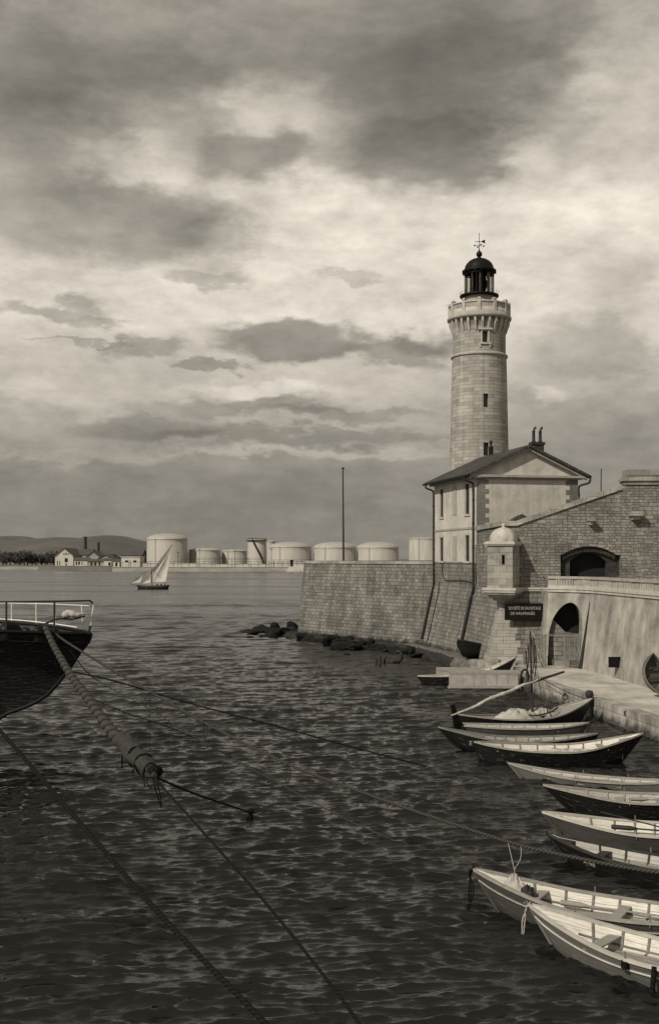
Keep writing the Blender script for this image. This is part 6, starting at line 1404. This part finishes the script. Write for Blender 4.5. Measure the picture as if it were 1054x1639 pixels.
# ================================================================== ROPES
def rope(name, label, pts, pa, Ya, pb, Yb, r, m='rope', cat='rope', nseg=8, r2=None, rf=None, drop=True):
    P = []
    for px, py in pts:
        iy = 1/Ya+(1/Yb-1/Ya)*(px-pa)/(pb-pa); P.append(at(px, py, 1/iy))
    P = spline(P, nseg); mb = MB(); n = len(P)
    mb.tube(P, [r+(r2-r)*i/(n-1) for i in range(n)] if r2 else r, 10, rf=rf)
    o = mb.build(name, m); tag(o, label, cat); return P
RM = rope('mooring_rope', 'long pale-laid mooring rope sagging from the ship bow across to the near right', [(84, 1011), (110, 1030), (180, 1073), (240, 1107), (325, 1156), (460, 1223), (600, 1276), (700, 1311), (820, 1350), (900, 1369), (1027, 1393), (1200, 1413)], 100, 42, 1100, 23, .042, 'rope', nseg=14)
rope('mooring_rope', 'thin upper line running from the ship stem towards the lettered boat', [(95, 1068), (115, 1075), (175, 1088), (240, 1107), (300, 1125), (440, 1162), (560, 1195), (696, 1231)], 100, 42, 696, 43, .028, 'rope_dark')
rope('mooring_rope', 'thin middle line crossing the open water below the long mooring rope', [(110, 1040), (150, 1085), (230, 1130), (320, 1185), (380, 1219), (450, 1256), (540, 1305), (640, 1350)], 110, 42, 640, 31.6, .02, 'rope')
rope('mooring_rope', 'short thin dark line leaving the wrapped hawser halfway down', [(152, 1120), (190, 1137), (240, 1154), (290, 1172), (340, 1196), (372, 1214)], 110, 42, 640, 31.6, .018, 'rope_dark')
iyh = lambda px: 1/(1/42+(1/24-1/42)*(px-75)/170)
HW = rope('wrapped_hawser', 'thick spirally wrapped hawser hanging from the ship bow', [(72, 1003), (84, 1030), (98, 1055), (114, 1082), (140, 1117), (165, 1153), (190, 1186), (206, 1206)], 75, 42, 245, 24, .10, 'hawser', nseg=60, r2=.145, rf=lambda d, th: .78+.36*abs(math.sin((th+d*10.5)/2)))
def bundle():
    c0, c1 = at(190, 1180, iyh(190)), at(244, 1238, iyh(244)); d = c1-c0; rr = random.Random(5); pth = [c0+d*(i/16*1.06) for i in range(17)]
    mb = MB(); mb.tube(pth, [.12, .15, .18, .20, .21, .225, .23, .225, .21, .215, .20, .205, .21, .19, .16, .11, .05], 20, rf=lambda s, th: 1+.13*math.sin(th*3+s*3)+.08*math.sin(th*5-s*7)+.05*math.sin(th*9+s*17)); o = mb.build('chafing_bundle', 'tarp'); rr = random.Random(5); tag(o, 'bulky dark chafing mat bundled round the lower end of the wrapped hawser', 'bundle')
    for k_ in range(14):
        a_ = rr.uniform(0, 6.3); q = c0+d*rr.uniform(.35, 1.0)+V(.16*math.cos(a_), 0, .16*math.sin(a_)); mb = MB(); mb.tube(spline([q, q+V(rr.uniform(-.05, .08), 0, -.12), q+V(rr.uniform(-.08, .1), 0, -rr.uniform(.2, .4))], 4), .012, 4); mb.build('loose_strand', 'rope_dark', o)
    mb = MB(); mb.lathe([(.02, -.14), (.12, -.1), (.17, 0), (.14, .1), (.02, .15)], 12, tuple(c1+V(.04, 0, .03)), rfun=lambda a, z: 1+.2*math.sin(a*3)+.1*math.sin(a*5+z*20)); mb.build('end_knot', 'rope_dark', o)
    for f, r in ((.60, .225), (.78, .22), (.93, .15)):
        c = c0+d*f; a = d.cross(V(0, 0, 1)).normalized(); b = d.normalized().cross(a); mb = MB(); mb.tube([c+(a*math.cos(x)+b*math.sin(x))*r*(1+.06*math.sin(3*x+f*20))+d.normalized()*.09*math.sin(x+f*9) for x in [2*PI*i/20 for i in range(21)]], .026, 6); mb.build('lashing', 'rope_dark', o)
    # loop end hanging below
    p = c1; mb = MB(); q0, q1 = at(246, 1243, iyh(245)), at(258, 1292, iyh(246)); mb.tube(spline([p, q0+V(-.02, 0, 0), q0.lerp(q1, .5)+V(-.03, 0, 0), q1, q0.lerp(q1, .5)+V(.04, 0, 0), q0+V(.03, 0, 0)], 6), .016, 6); mb.build('loop_end', 'rope_dark', o)
bundle()
rope('tow_line', 'thin line running from the bundle down to the bottom of the picture', [(243, 1238), (262, 1262), (330, 1338), (430, 1452), (530, 1578), (590, 1660)], 75, 42, 245, 24, .022, 'rope_dark')
rope('tow_line', 'short dark line from the bundle ending at a knot in the water', [(244, 1240), (262, 1250), (320, 1274), (401, 1301)], 244, 24, 401, 34.8, .026, 'rope_dark')
w = onz(401, 1304, .1); mb = MB(); mb.lathe([(.02, -.3), (.05, -.2), (.06, 0), (.11, .06), (.1, .16), (.02, .2)], 8, tuple(w)); tag(mb.build('rope_knot', 'rope_dark'), 'small dark float at the end of the short line', 'float')
rope('near_rope', 'thick dark rope slanting across the lower left corner', [(-20, 1150), (0, 1170), (40, 1215), (130, 1320), (235, 1441), (320, 1532), (385, 1598), (440, 1655)], 0, 24, 400, 13.5, .045, 'rope_dark', r2=.036)
def hangs():
    def near(px): return min(RM, key=lambda p: abs(527+1800*p.x/p.y-px))
    for px, dx, dz, lab in [(322, 3, .5, 'small rope loop hanging under the long mooring rope near the ship'), (458, 0, .55, 'small rope strop hanging under the middle of the long mooring rope')]:
        p = near(px); k = p.y/1800; mb = MB(); mb.tube([p+V(.0, 0, .05)+V(0.02*math.cos(a), .07*math.sin(a), .07*math.cos(a)-.05) for a in [i*.6 for i in range(22)]], .018, 5)
        mb.tube(spline([p, p+V(-.06+dx*k, 0, -dz*.6), p+V(-.02+dx*k, 0, -dz), p+V(.08+dx*k, 0, -dz*.6), p+V(.04, 0, 0)], 6), .02, 6); tag(mb.build('rope_strop', 'rope'), lab, 'rope')
    p = near(241); k = p.y/1800; mb = MB(); mb.tube([p, p+V(0, 0, -119*k)], .009, 5); mb.tube(spline([p, p+V(-.25, 0, -.35), p+V(-.42, 0, -.42)], 4), .01, 4); tag(mb.build('hanging_line', 'rope_dark'), 'very thin line hanging straight down from the long mooring rope to the bundle', 'line')
    q = at(826, 1408, 25.6); p1, p2 = near(815), near(833); mb = MB(); mb.tube([p1, at(822, 1390, 25.7), q], .010, 5); mb.tube(spline([p2, at(833, 1372, 25.8), at(828, 1384, 25.7), at(823, 1393, 25.65), q], 5), .010, 5); mb.tube([q+V(0, 0, .12), q+V(-.03, 0, -.02)], .035, 6); tag(mb.build('slip_line', 'rope_lt'), 'thin pale line pair dropping from the long rope to the boat with the rag bundle', 'line')
    # quay lines
    a, b = at(868, 1088, 63), at(938, 1120, 55.5); mb = MB(); mb.tube(spline([a, a.lerp(b, .5)+V(0, 0, -.06), b], 6), .018, 5); tag(mb.build('shore_line', 'rope_dark'), 'thin line running along the quay kerb to the black mooring pile', 'line')
    a, b = at(951, 1145, 54.6), at(1034, 1186, 48.0); mb = MB(); mb.tube(spline([a, a.lerp(b, .5)+V(0, 0, -.1), b], 6), .018, 5); tag(mb.build('shore_line', 'rope_dark'), 'thin line drooping from the pile along the foot of the quay', 'line')
    a, b = at(905, 1268, 34.0), at(1060, 1305, 33.5); mb = MB(); mb.tube(spline([a, a.lerp(b, .5)+V(0, 0, -.08), b], 6), .012, 5); tag(mb.build('shore_line', 'rope_dark'), 'thin line passing below the black sharp-bowed boat', 'line')
    a, b = at(960, 1300, 30.5), at(1060, 1325, 30.0); mb = MB(); mb.tube([a, b], .02, 5); tag(mb.build('boat_pole', 'wooddk'), 'thin dark pole across the white-lined boat at the picture edge', 'pole')
hangs()
